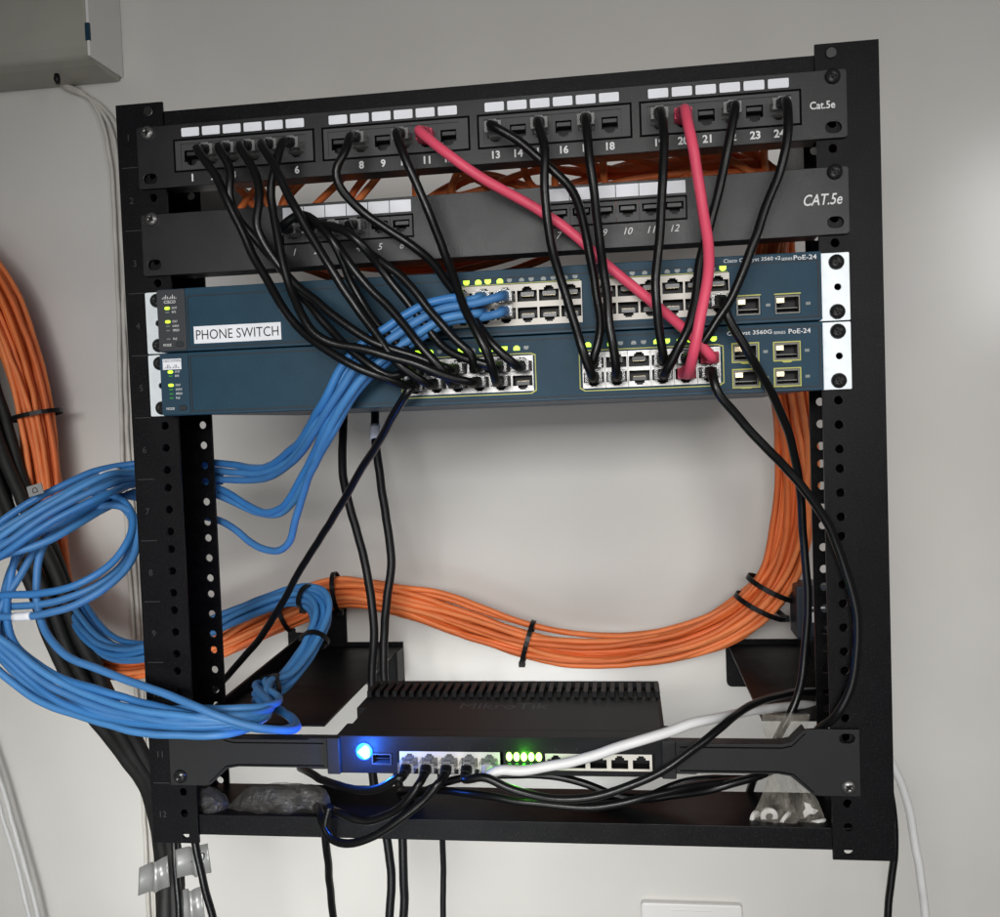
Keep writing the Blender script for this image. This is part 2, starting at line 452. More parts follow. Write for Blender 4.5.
# ------------------------------------------------------------------ upper patch panel: four blocks of six jacks
YP = -3.0
def groups_x(c0, pitch=15.26): return [c0 + i * pitch for i in range(6)]
P1X = groups_x(-201) + groups_x(-94) + groups_x(14.3) + groups_x(122.6)
P1Z = 493.2
panel = thing('patch_bay', 'upper black patch panel with 24 numbered jacks and Cat.5e printed at right', 'patch panel', (0, 0, 472))
p = MB()
zb, zt = 472.4, 515.8
holes = [slot(-HX, zu(12, 2), 9, 6.6), slot(HX, zu(12, 2), 9, 6.6), slot(-HX, zu(11, 3) - 3.2, 10, 7), slot(HX, zu(11, 3) - 3.2, 10, 7)]
blk = [(-214, -111.2), (-106, -2.8), (2.2, 105.2), (110, 213)]
p.curve([rect(-241.3, 241.3, zb, zt, 2.0)] + holes + [rect(P1X[6 * i] - 7.5, P1X[6 * i + 5] + 7.5, 484.9, 501.6) for i in range(4)], YP, YP + 2.0, 0.35)
p.box(-222, 222, YP + 2.0, 14, zb, zb + 1.6)
p.box(-222, 222, YP + 2.0, 14, zt - 1.6, zt)
face = p.build('faceplate', M['panel'], panel)
blocks = []
for a, c in blk:
    p = MB()
    p.curve([rect(a, c, 482.2, 505.2), rect(a + 1.3, c - 1.3, 483.5, 503.9)], YP - 0.5, YP + 1.4)     # dark rim
    p.cur = 1
    p.curve([rect(a + 1.3, c - 1.3, 483.5, 503.9), rect(P1X[6 * blk.index((a, c))] - 7.62, P1X[6 * blk.index((a, c)) + 5] + 7.62, P1Z - 8.5, P1Z + 8.6)], YP - 0.2, YP + 1.8)
    blocks.append(p.build('port_block', [M['void'], M['block']], panel))
hole1 = rj_hole(10.8, 8.0, 6.6, 1.7, 4, 0.9, flip=True)
place_ports('port', port_mesh(15.2, -8.5, 8.6, hole1, 0, 11, flip=True), [M['block'], M['jack'], M['jackgrey'], M['jack']],
            [(x, YP + 0.3, P1Z) for x in P1X], [blocks[i // 6] for i in range(24)])
for i, x in enumerate(P1X):
    t = MB(); w = 6.5
    t.prism(rect(x - w, x + w, 506.7, 512.7, 0.8), YP - 0.35, YP + 0.2); t.build('paper_label', M['white'], panel)
    t = MB(); t.text(str(i + 1), x, None, 475.4, 480.6, YP - 0.08, bold=0.3); t.build('port_number', M['print'], panel)
t = MB(); t.text('Cat.5e', 218.2, 233.8, 491.4, 496.3, YP - 0.08, bold=0.14); t.build('printed_words', M['print'], panel)
for sx in (-1, 1): screw(sx * HX, zu(12, 2), YP, panel, 'black' if sx > 0 else 'zinc')

# ------------------------------------------------------------------ lower patch panel: two blocks of six jacks
P2X = [-128.9 + i * 15.24 for i in range(6)] + [54.9 + i * 15.24 for i in range(6)]
P2Z = 435.2
panel2 = thing('patch_bay', 'lower black patch panel with 12 jacks, italic numbers and CAT.5e at right', 'patch panel', (0, 0, 411))
p = MB()
zb, zt = 411.2, 454.4
holes = [slot(-HX, zu(11, 1), 9, 6.6), slot(HX, zu(11, 1), 9, 6.6), slot(-HX, zu(10, 2) - 3.2, 10, 7), slot(HX, zu(10, 2) - 3.2, 10, 7)]
blk2 = [(-137.4, -44), (46.4, 139.2)]
p.curve([rect(-241.3, 241.3, zb, zt, 2.0)] + holes + [rect(a + .8, c - .8, 427.6, 442.0) for a, c in blk2], YP, YP + 2.0, 0.35)
p.box(-222, 222, YP + 2.0, 15, zb, zb + 1.6)
p.box(-222, 222, YP + 2.0, 15, zt - 1.6, zt)
p.build('faceplate', M['panel'], panel2)
blocks2 = []
for a, c in blk2:
    p = MB(); p.curve([rect(a, c, 426.8, 442.8), rect(a + .9, c - .9, 427.7, 441.9)], YP - 0.4, YP + 1.4)
    blocks2.append(p.build('port_block', M['void'], panel2))
def hole2(): return [(-5.8, -1.2), (-3.4, -1.2), (-3.4, -3.0), (-1.8, -3.0), (-1.8, -4.2), (1.8, -4.2), (1.8, -3.0), (3.4, -3.0), (3.4, -1.2), (5.8, -1.2), (5.8, 4.0), (-5.8, 4.0)]
place_ports('port', port_mesh(15.0, -7.0, 6.6, hole2(), 0, 11, flip=True), [M['block'], M['jack'], M['jackgrey'], M['jack']],
            [(x, YP + 0.4, P2Z) for x in P2X], [blocks2[i // 6] for i in range(12)])
for i, x in enumerate(P2X):
    t = MB(); t.prism(rect(x - 7.35, x + 7.35, 444.3, 452.4), YP - 0.35, YP + 0.2); t.build('paper_label', M['white'], panel2)
    t = MB(); t.text(str(i + 1), x, None, 419.5, 424.0, YP - 0.08, shear=0.3); t.build('port_number', M['print'], panel2)
t = MB(); t.text('CAT.5e', 213.0, 237.0, 430.4, 437.6, YP - 0.08, shear=0.25, bold=0.1); t.build('printed_words', M['print'], panel2)
for sx in (-1, 1): screw(sx * HX, zu(11, 1), YP, panel2, 'black' if sx > 0 else 'zinc')

# ------------------------------------------------------------------ the two switches
YS = -14.0
def sp(x, z): return near(x, z, -3.0, YS)
def sx_(x): return sp(x, 300)[0]
def sz_(z): return sp(0, z)[1]
def switch(u, label, kind):
    z0, z1 = (u - 1) * U + 0.3, u * U - 0.5
    t = thing('network_switch', label, 'switch', (0, 0, z0))
    xl, xr = -226.0, 220.8
    cuts = []
    if kind == 1: cuts = [(sx_(-19.8), sx_(68.6), sz_(363.4), sz_(391)), (sx_(77), sx_(165), sz_(363.4), sz_(391))]
    else: cuts = [(sx_(-55), sx_(34.2), sz_(319), sz_(343)), (sx_(67.2), sx_(158), sz_(319), sz_(343))]
    sfp = [(168.9, 184.2, 362.3, 374.4), (193.4, 209.4, 362.1, 374.2)] if kind == 1 else \
          [(166, 181.8, 332.6, 343.8), (192.4, 208, 332.4, 343.4), (166, 182, 316, 326.8), (192.4, 208, 315.8, 326.4)]
    sfp = [(sx_(a), sx_(c), sz_(d), sz_(e)) for a, c, d, e in sfp]
    loops = [rect(xl, xr, z0, z1, 1.0)] + [rect(a, c, d, e) for a, c, d, e in cuts] + [rect(a, c, d, e) for a, c, d, e in sfp]
    p = MB(); p.curve(loops, YS, YS + 16, 0.5)
    body = p.build('front_panel', M['teal'], t)
    p = MB(); p.box(xl + 0.3, xr - 0.3, YS + 16, 255, z0 + 1, z1 - 0.5); p.build('chassis', M['teal2'], t, bevel=0.4)
    # recessed blank area on the left, drawn by a raised rim
    zr = sz_(396.0) if kind == 1 else z1 - 2.4
    p = MB(); a0, a1 = (sx_(-210), sx_(-26)) if kind == 1 else (sx_(-210), sx_(-62))
    p.curve([rect(a0, 222 if False else sx_(221.5), z0 + 2.2, zr, 1.2), rect(a0 + 0.9, sx_(221.5) - 0.9, z0 + 3.0, zr - 0.7, 1.0)], YS - 0.35, YS + 0.1)
    p.build('panel_rim', M['groove'], t)
    p = MB(); p.box(xl + 2, xr - 1, YS - 0.3, YS + 0.2, z0 + 0.5, z0 + 1.3) ; p.build('bottom_lip', M['teal2'], t)
    # ears
    p = MB(); p.curve([rect(221.2, 240.6, z0 + 0.3, z1 + 0.2, 0.8), circle(HX + 0.6, zu(u, 2), 2.2)], -2.2, -0.2, 0.2)
    p.build('mounting_ear', M['ear'], t)
    p = MB(); p.curve([rect(-241.5, -222, z0 + 0.3, z1 + 0.2, 0.8), circle(-HX, zu(u, 2), 2.2)], -2.2, -0.2, 0.2)
    p.build('mounting_ear', M['ear'], t)
    for sgn in (-1, 1):
        for h in (1, 3): screw(sgn * HX, zu(u, h), -2.2, t)
    # status corner
    dk = M['dark'] if kind == 1 else M['teal2']
    p = MB(); p.prism(rect(xl - 0.2, sx_(-211), z0 + 0.6, z1 - 0.4, 1.2), YS - 0.9, YS + 0.3); corner = p.build('status_corner', dk, t, bevel=0.3)
    yc = YS - 0.95
    zz = (lambda z: sz_(z)) if kind == 1 else (lambda z: sz_(z))
    if kind == 1:
        lg = MB()
        for i, h in enumerate((0.8, 1.7, 2.8, 1.7, 0.9, 1.7, 2.8, 1.7, 0.8)):
            x = sx_(-227.4 + i * 1.25); lg.box(x - 0.22, x + 0.22, yc - 0.1, yc + 0.1, sz_(394.2), sz_(394.2) + h)
        lg.text('CISCO', sx_(-226.5), sx_(-217.8), sz_(391.1), sz_(393.2), yc - 0.05, bold=0.1)
        lg.build('maker_mark', M['dimprint'] if False else M['print'], corner)
        leds = [(387.7, 1, 'SYST'), (384.9, 0, 'RPS'), (378.2, 1, 'STAT'), (375.0, 0, 'DUPLX'), (372.0, 0, 'SPEED'), (366.0, 0, 'PoE')]
    else:
        lg = MB(); lg.prism(rect(sx_(-229.7), sx_(-215.8), sz_(344.4), sz_(352.0)), yc - 0.1, yc + 0.1); card = lg.build('maker_badge', M['white'], corner)
        lg = MB(); lg.text('CISCO SYSTEMS', sx_(-229.0), sx_(-216.4), sz_(349.7), sz_(351.4), yc - 0.15)
        for i in range(11):
            h = 0.5 + 2.3 * (0.5 + 0.5 * math.cos(2 * PI * (i - 2.5) / 5.0)); x = sx_(-228.4 + i * 1.12)
            lg.box(x - 0.2, x + 0.2, yc - 0.2, yc - 0.09, sz_(345.2), sz_(345.2) + h)
        lg.build('maker_mark', M['dimprint'], card)
        leds = [(342.7, 1, 'SYST'), (339.8, 0, 'RPS'), (333.3, 1, 'STAT'), (330.2, 0, 'DUPLX'), (327.2, 0, 'SPEED'), (324.2, 0, 'PoE')]
    for z, on, w in leds:
        x = sx_(-224.2)
        l = MB(); l.prism(slot(x, sz_(z), 3.9 if on else 2.8, 2.1 if on else 0.9), yc - 0.35, yc + 0.1); l.build('status_light', M['ledg'] if on else (M['ledoff'] if kind == 1 else M['ledgreend']), corner)
        l = MB(); l.text(w, x + 3.3, None if False else x + 3.3 + 0.95 * len(w), sz_(z) - 0.7, sz_(z) + 0.8, yc - 0.05); l.build('printed_words', M['print'] if kind else M['print'], corner)
    zm = sz_(361.8 if kind == 1 else 316.7)
    l = MB(); l.text('MODE', sx_(-228.4), sx_(-222.4), zm - 0.9, zm + 0.9, yc - 0.05); l.build('printed_words', M['print'], corner)
    l = MB(); l.prism(slot(sx_(-216.0), zm + 0.3, 6.0, 3.6), yc - 0.8, yc + 0.1); l.build('mode_button', M['groove'], corner, bevel=0.3)
    # model name
    if kind == 1:
        l = MB(); l.text('Cisco Catalyst 3560 v2', sx_(161.5), sx_(197.6), sz_(396.4), sz_(399.5), YS - 0.1, bold=0.05); l.build('printed_words', M['print'], t)
        l = MB(); l.text('SERIES', sx_(198.2), sx_(205), sz_(396.6), sz_(398.3), YS - 0.1); l.build('printed_words', M['print'], t)
        l = MB(); l.text('PoE-24', sx_(205.8), sx_(220.2), sz_(396.4), sz_(399.4), YS - 0.1, bold=0.1); l.build('printed_words', M['print'], t)
    else:
        l = MB(); l.text('Catalyst 3560G', sx_(162.5), sx_(191), sz_(348.9), sz_(352.4), YS - 0.1, bold=0.08); l.build('printed_words', M['print'], t)
        l = MB(); l.text('SERIES', sx_(192.2), sx_(199.6), sz_(349.3), sz_(351.0), YS - 0.1); l.build('printed_words', M['print'], t)
        l = MB(); l.text('PoE-24', sx_(201.6), sx_(215.4), sz_(349.1), sz_(352.2), YS - 0.1, bold=0.1); l.build('printed_words', M['print'], t)
    # ports
    spots = {0: [], 1: []}; par = {0: [], 1: []}
    for gi, (a, c, d, e) in enumerate(cuts):
        g = MB()
        if kind == 1:
            g.box(a + 1, c - 1, YS - 0.25, YS + 0.1, e + 0.25, e + 0.75)
        else:
            n0 = 2.2
            out = [(a - 2 + (n0 if gi else 0), d - 2.0), (c + 0.2 - (0 if gi else n0), d - 2.0), (c + 2, d + 0.2) if not gi else (c + 1.6, d - 2.0), (c + 2, e + 2), (a - 2, e + 2), (a - 2, d + 0.6)]
            out = [(a - 2, d), (a + 1.2, d - 2), (c - 1.2, d - 2), (c + 2, d), (c + 2, e + 0.4), (c - 1.2, e + 1.6), (a + 1.2, e + 1.6), (a - 2, e + 0.4)]
            inn = [(x + (0.7 if x < (a + c) / 2 else -0.7), z + (0.7 if z < (d + e) / 2 else -0.7)) for x, z in out]
            g.curve([out, inn], YS - 0.25, YS + 0.1)
        grp = g.build('port_outline', M['yellow'], t)
        cw = (c - a) / 6
        zm = (d + e) / 2
        for k in range(6):
            for row in (0, 1):
                spots[row].append((a + cw * (k + 0.5), YS + 0.6, zm)); par[row].append(grp)
    hh = (cuts[0][3] - cuts[0][2]) / 2
    cw = (cuts[0][1] - cuts[0][0]) / 6
    dz = hh / 2
    bar = 1.9 if kind == 1 else 1.3
    for row in (0, 1):
        ph = 7.4 if kind == 1 else 6.9
        hl = rj_hole(cw - 1.3, ph, 6.4, 1.5, 4.2, 1.0, flip=bool(row))
        oz = (bar + ph / 2) if row == 0 else -(bar + ph / 2)
        hl = [(x, z + oz) for x, z in hl]
        pm = MB()
        zz0, zz1 = (0, hh) if row == 0 else (-hh, 0)
        pm.curve([rect(-cw / 2, cw / 2, zz0, zz1), hl], 0, 1.0)
        pm.cur = 1
        pm.curve([rect(-cw / 2 + .05, cw / 2 - .05, zz0 + .05, zz1 - .05), hl], 1.0, 10)
        pm.box(-cw / 2 + .1, cw / 2 - .1, 10, 10.5, zz0 + .1, zz1 - .1)
        s = -1 if row == 0 else 1
        pm.cur = 2; pm.prism(rect(-4.4, 4.4, *sorted((oz - s * 2.9, oz - s * 0.4))), 2.4, 10)
        pm.cur = 3
        for i in range(8):
            xx = -3.5 + i; pm.box(xx - 0.2, xx + 0.2, 2.8, 10, *sorted((oz - s * 0.4, oz - s * 0.1)))
        place_ports('port', pm, [M['cream'] if kind == 1 else M['steel'], M['jack'], M['tongue'] if kind == 1 else M['jackgrey'], M['gold']], spots[row], par[row])
    # status lights above the ports
    lit1 = {0, 1, 2, 3, 4, 23}; lit2 = {0, 1, 2, 4, 5, 7, 8, 9, 10, 12, 14, 18, 19, 20, 21, 23}
    for gi, (a, c, d, e) in enumerate(cuts):
        cw = (c - a) / 6
        for k in range(12):
            x = a + cw * (k // 2 + 0.5) + (-3.2 if k % 2 == 0 else 3.2)
            z = sz_(393.7) if kind == 1 else sz_(348.1)
            on = (gi * 12 + k) in (lit1 if kind == 1 else lit2)
            r = 1.0 if on else 0.78
            s = 1 if k % 2 == 0 else -1
            poly = [(-2.1, -1.5), (2.1, -1.5), (2.1, 0.5), (0.9, 1.6), (-0.9, 1.6), (-2.1, 0.5)]
            poly = [(x + q * r, z + w * r) for q, w in poly] if s > 0 else [(x - q * r, z - w * r) for q, w in poly]
            l = MB(); l.prism(poly, YS - 0.3, YS + 0.1); l.build('status_light', M['ledg'] if on else M['ledoff'], t)
    # optical module cages
    for a, c, d, e in sfp:
        l = MB(); l.curve([rect(a + .1, c - .1, d + .1, e - .1), rect(a + 1.0, c - 1.0, d + 1.0, e - 1.2)], YS + 0.2, YS + 14)
        l.cur = 1; l.box(a + 1, c - 1, YS + 13, YS + 13.6, d + 1, e - 1)
        l.cur = 2; l.box(a + 1.3, a + 1.6 + (c - a) * 0.28, YS + 1.2, YS + 3, e - 4.6, e - 1.5)
        l.cur = 0; l.box(a + 1.2, c - 1.2, YS + 4, YS + 12.5, (d + e) / 2 - 2.2, (d + e) / 2 - 1.6)
        l.cur = 3
        if kind == 1: l.box(a - 0.4, c + 0.4, YS - 0.25, YS + 0.1, e + 0.4, e + 1.2)
        else:
            w = (c - a)
            o_ = [(a - .9, d - .9), (a + w * .28, d - .9), (a + w * .36, d - 1.8), (c - w * .36, d - 1.8), (c - w * .28, d - .9), (c + .9, d - .9), (c + .9, e + .9), (a - .9, e + .9)]
            i_ = [(a - .1, d - .1), (c - .1 + .2, d - .1), (c + .1, e + .1), (a - .1, e + .1)]
            l.curve([o_, i_], YS - 0.25, YS + 0.1)
        l.build('module_cage', [M['cage'], M['jack'], M['gold'], M['yellow']], t)
        l = MB(); l.box(c + 3.4, c + 6.2, YS - 0.2, YS + 0.1, (d + e) / 2 - 0.9, (d + e) / 2 + 0.9); l.build('status_light', M['ledoff'], t)
    return t
sw1 = switch(9, 'upper dark blue switch with a white PHONE SWITCH label and mostly empty cream ports', 'switch_')if False else None
sw1 = switch(9, 'upper dark blue network switch with the white PHONE SWITCH label on its face', 1)
sw2 = switch(8, 'lower dark blue network switch, its steel ports full of black and red cables', 2)
p = MB(); p.prism(rect(sx_(-205.6), sx_(-141.4), sz_(361.9), sz_(374.0)), YS - 0.3, YS - 0.02); lab = p.build('name_label', M['white'], sw1)
p = MB(); p.text('PHONE SWITCH', sx_(-204.0), sx_(-143.2), sz_(364.6), sz_(371.4), YS - 0.36, t=0.05); p.build('label_words', M['ink'], lab)

# ------------------------------------------------------------------ router with long ears
router = thing('network_router', 'black finned ten port router between long mounting ears with a glowing blue light', 'router', (0, 0, 54))
RX = [-62.6 + 14.15 * i for i in range(5)] + [40.2 + 14.5 * i for i in range(5)]
rz0, rz1 = 54.2, 81.0
p = MB()
p.curve([rect(-114.5, 116, rz0, rz1, 1.2), rect(-70.6, 3.4, 57.9, 70.2), rect(32.6, 107.2, 58, 69.6), rect(-90.2, -75.4, 60.4, 68.8)], -1.0, 14.0, 0.4)
p.build('front_panel', M['router'], router)
p = MB()
p.prism([(-114, rz0 + .5), (115.5, rz0 + .5), (115.5, rz1 - 4), (113, rz1 - .2), (-111.5, rz1 - .2), (-114, rz1 - 4)], 14, 122)
p.box(-120, -110, 66, 122, rz0 + 4, rz1 - 1); p.box(106, 118.5, 2, 34, rz0 + 1, rz1 - 2.6); p.box(-118, -106, 2, 34, rz0 + 1, rz1 - 2.6)
p.build('body', M['router'], router, bevel=0.7)
p = MB(); n = 34
for i in range(n):
    x = -117 + i * 230 / (n - 1)
    p.box(x - 1.9, x + 1.9, 92, 118.6, rz1 - 1, rz1 + 4.4)
p.box(-119, 114.5, 118.5, 121.4, rz1 - 1, rz1 + 4.6)
p.build('heat_sink', M['router'], router, bevel=0.3)
p = MB(); p.text('MikroTik', -38, 30, 62, 76, rz1 - 0.12, flat=True); p.build('maker_mark', M['dark'], router)
for gi in (0, 1):
    hl = rj_hole(11.4, 6.2, 6.2, 1.6, 3.8, 1.2)
    cw = 14.7
    pm = MB(); pm.curve([rect(-cw / 2, cw / 2, -6.0, 6.1), [(x, z - 1.4) for x, z in hl]], 0, 1)
    pm.cur = 1; pm.curve([rect(-cw / 2 + .05, cw / 2 - .05, -5.9, 6.0), [(x, z - 1.4) for x, z in hl]], 1, 11); pm.box(-cw / 2, cw / 2, 11, 11.5, -5.9, 6)
    place_ports('port', pm, [M['cream'], M['jack']], [(x, -0.6 - 0.02 * (i % 2), 64) for i, x in enumerate(RX[gi * 5:gi * 5 + 5])], [router] * 5)
for i, x in enumerate(RX):
    l = MB(); l.text(str(i + 1) if False else str(i + 1), x, None, 72.0, 73.6, -1.05); l.build('port_number', M['dimprint'], router)
p = MB(); p.curve([rect(-90.0, -75.6, 60.6, 68.6), rect(-89, -76.6, 61.6, 67.6)], -1.4, 12); p.cur = 1; p.box(-89, -76.6, 11, 12, 61.6, 67.6)
p.box(-88.4, -77.2, 2.5, 11, 63.4, 64.2)
p.build('module_cage', [M['dark'], M['jack']], router)
p = MB(); p.box(4.2, 31.8, -1.25, -0.9, 58.2, 71.8); arr = p.build('light_array', M['jack'], router)
for i in range(5):
    x = 8.0 + i * 5.15
    l = MB(); l.prism([(x + 2.1 * math.cos(2 * PI * q / 14), 67.6 + 3.1 * math.sin(2 * PI * q / 14)) for q in range(14)], -2.4, -1.1); l.build('status_light', M['ledhot'], arr, bevel=0.4)
    l = MB(); l.disc(x, 61.9, 1.4, -1.8, -1.1, 12); l.build('status_light', M['ledgreend'], arr, bevel=0.3)
p = MB(); p.prism([(-100.2, 70.2), (-94.2, 64.8), (-90.6, 66.6), (-90.4, 73.0), (-93.6, 75.6)], -4.4, -1.3); core = p
p = MB(); p.prism([(-95 + 6.3 * math.cos(2 * PI * q / 24), 70.2 + 6.3 * math.sin(2 * PI * q / 24)) for q in range(24)], -2.2, -0.9); lens = p.build('power_light', M['ledhalo'], router, bevel=1.0)  # wide glowing disc imitates the halo round the blue light; no real lens
core.build('light_core', M['ledblue'], lens, bevel=1.2)
for sgn in (-1, 1):
    k = lambda pts: [(sgn * x, z) for x, z in (pts if sgn > 0 else reversed(pts))]
    ear = [(116.6, 57.5), (134, 57.4), (136, 58.2), (188, 58.4), (196, 57.0), (210, 44.8), (214, 44.0), (240, 44.0), (240.5, 45), (240.5, 88.0), (240, 88.6), (210, 88.6), (205, 88), (196.8, 79.8), (191, 78.4), (136, 78.4), (134, 79.5), (116.6, 79.5)]
    if sgn < 0: ear = [(x - 2 if x < 120 else x, z) for x, z in ear]
    p = MB(); p.curve([k(ear), slot(sgn * HX, zu(2, 3), 10, 6.4), slot(sgn * HX, zu(2, 1), 9, 6.4)], -3.0, 0, 0.4)
    inner = [(120, 76.6), (190, 76.6), (198, 78.2), (206, 86.4), (206, 88.0), (197.5, 80.6), (191.5, 78.9), (120, 78.9)]
    p.build('mounting_ear', M['rear'], router)
    for nm2, line in (('t', [(124, 76.4), (190.6, 76.4), (197.4, 77.9), (206.0, 86.4)]), ('b', [(124, 60.4), (188.6, 60.4), (197.6, 58.9), (210.6, 47.0)])):
        q2 = line + [(x, z - 0.9) for x, z in reversed(line)]
        e = MB(); e.curve([k(q2)], -3.25, -2.9); e.build('ear_groove', M['void'], router)
    # flanges folded back along the edges
    p = MB()
    for pts in ([(118, 78.2), (191, 78.2), (196.8, 79.6), (205.5, 88.2), (206.7, 87.2), (197.6, 78.2), (191.4, 76.6), (118, 76.6)], [(118, 58.8), (188.4, 58.8), (196.8, 57.4), (210.6, 45.4), (211.4, 46.4), (197.6, 58.8), (188.8, 60.2), (118, 60.2)]):
        q = k(pts)
        p.curve([q], 0.0, 9)
    p.build('ear_flange', M['rear'], router)
    p = MB(); p.prism(k(rect(112, 121.5, 54.5, 80.5, 1)), -5.0, 3.0); p.build('ear_clamp', M['rear'], router, bevel=0.8)
    screw(sgn * HX, zu(2, 1), -3.0, router, 'zinc' if sgn > 0 else 'black')

# ------------------------------------------------------------------ cables
def pxs(pts, Y=None):
    """(px, py, depth) -> world; a plain Vector passes through"""
    out = []
    for q in pts:
        if isinstance(q, Vector): out.append(q)
        elif len(q) == 3: out.append(at(*q))
        else: out.append(at(q[0], q[1], Y))
    return out
def plug_parts(t, pos, m_boot, m_body, axis=(0, -1, 0), out=30.0, droop=0.0, face=0.0):
    """plug body in the port and the boot behind it; returns the point where the cord leaves"""
    x, y, z = pos
    big = m_body is not M['plug']
    o_ = 8.0 if big else 12.0
    b = MB(); b.box(x - 5.6, x + 5.6, y - o_, y + 7, z - 3.6, z + 3.6); b.box(x - 2.6, x + 2.6, y - o_ + 0.6, y + 3, z + 3.6, z + 4.8)
    if not big:
        b.cur = 1
        for q in range(8): b.box(x - 3.9 + q * 1.05, x - 3.3 + q * 1.05, y - 2, y + 6, z - 3.75, z - 3.4)
    b.build('plug', [m_body, M['gold']], t, bevel=0.5)
    b = MB()
    a = Vector((x, y - o_ + 1.5, z)); e = a + Vector((0, -10 if not big else -13, -1.5))
    rr = [(5.3, 3.7), (5.3, 3.8), (4.8, 3.7), (4.0, 3.5), (3.5, 3.3)] if big else [(3.9, 3.4), (3.9, 3.4), (3.6, 3.3), (3.3, 3.15), (3.05, 3.0)]
    vs = []; fs = []; n = 12
    for k, (rx, rz) in enumerate(rr):
        c = a.lerp(e, k / 4)
        for j in range(n):
            w = 2 * PI * j / n
            cx, cz = math.cos(w), math.sin(w)
            pw = 0.55 if k < 2 else 0.8
            vs.append((c.x + rx * math.copysign(abs(cx) ** pw, cx), c.y, c.z + rz * math.copysign(abs(cz) ** pw, cz)))
    for k in range(4):
        for j in range(n): fs.append((k * n + j, k * n + (j + 1) % n, (k + 1) * n + (j + 1) % n, (k + 1) * n + j))
    fs.append(list(range(n))); fs.append([4 * n + j for j in range(n - 1, -1, -1)])
    b.add(vs, fs, True); b.build('boot', m_boot, t)
    return e
def patch(label, start, mid, end, r=2.9, m=None, boot=None, body=None, group='black patch cables in front of the rack', name='patch_cable', cat='cable', step=3.5, it=3):
    m = m or M['cblack']; boot = boot or M['boot']; body = body or M['plug']
    base = start if start else mid[0]
    t = thing(name, label, cat, tuple(base), group)
    pts = []
    if start:
        e = plug_parts(t, start, boot, body)
        pts += [e + Vector((0, 6, 0.6)), e, e + Vector((0, -5, -1.2))]
    pts += mid
    if end:
        e = plug_parts(t, end, boot, body)
        pts += [e + Vector((0, -5, 0.2)), e, e + Vector((0, 6, 0))]
    b = MB(); b.tube(wander(smooth(spline(pts, step), it)), r, 10); b.build('cord', m, t)
    return t
def loose(name, label, cat, pts, r, m, group=None, step=3.5, n=10, it=3):
    pts = smooth(spline(pts, step), it)
    pts = wander(pts)
    b = MB(); b.tube(pts, r, n)
    o = b.build(name, m, origin=pts[0]); tag(o, label, cat, group)
    return o, pts
def P1(i): return (P1X[i - 1], YP - 0.5, P1Z)
def P2(i): return (P2X[i - 1], YP - 0.5, P2Z)
def S1(c, row):
    g, k = divmod(c - 1, 6); a, cc = ((sx_(-19.8), sx_(68.6)), (sx_(77), sx_(165)))[g]
    zm = (sz_(363.4) + sz_(391)) / 2
    return (a + (cc - a) / 6 * (k + .5), YS, zm + (5 if row == 0 else -5))
def S2(c, row):
    g, k = divmod(c - 1, 6); a, cc = ((sx_(-55), sx_(34.2)), (sx_(67.2), sx_(158)))[g]
    zm = (sz_(319) + sz_(343)) / 2
    return (a + (cc - a) / 6 * (k + .5), YS, zm + (4.6 if row == 0 else -4.6))
def L(i, what='lower switch'): return 'black patch cable from jack %d of the upper patch panel to the %s' % (i, what)
patch(L(2), P1(2), pxs([(218, 180, -34), (228, 204, -36), (241, 232, -36), (254, 258, -36), (267, 281, -38), (282, 306, -42), (306, 333, -46), (330, 351, -50), (356, 366, -52), (382, 377, -50)]), S2(1, 1))
patch(L(3), P1(3), pxs([(231, 172, -32), (229, 194, -34), (238, 218, -32), (258, 242, -30), (280, 268, -32), (297, 292, -36), (316, 315, -40), (332, 331, -42), (352, 350, -46), (374, 367, -48), (392, 378, -46)]), S2(1, 0))
patch(L(4), P1(4), pxs([(256, 176, -40), (259, 200, -44), (256, 224, -46), (268, 250, -44), (284, 274, -42), (300, 290, -42), (320, 303, -44), (348, 324, -46), (378, 344, -48), (402, 352, -46), (424, 360, -44)]), S2(3, 0))
patch(L(5), P1(5), pxs([(276, 170, -44), (286, 192, -46), (296, 210, -48), (312, 236, -48), (334, 272, -48), (348, 294, -46), (367, 321, -46), (384, 344, -48), (400, 365, -48)]), S2(2, 1))
patch(L(6), P1(6), pxs([(275, 172, -36), (271, 196, -38), (276, 224, -40), (283, 258, -42), (291, 288, -44), (302, 315, -50), (316, 334, -52), (334, 343, -52), (360, 349, -52), (390, 357, -52), (418, 365, -50), (446, 377, -46)]), S2(4, 1))
patch('black patch cable from jack 3 of the lower patch panel to the lower switch', P2(3), pxs([(333, 240, -40), (348, 260, -44), (364, 281, -42), (385, 303, -42), (404, 326, -44), (420, 348, -46), (438, 366, -46)]), S2(3, 1))
patch('black patch cable from jack 4 of the lower patch panel to the lower switch', P2(4), pxs([(362, 246, -38), (382, 262, -42), (408, 284, -42), (432, 312, -44), (456, 341, -46), (474, 357, -44)]), S2(4, 0))
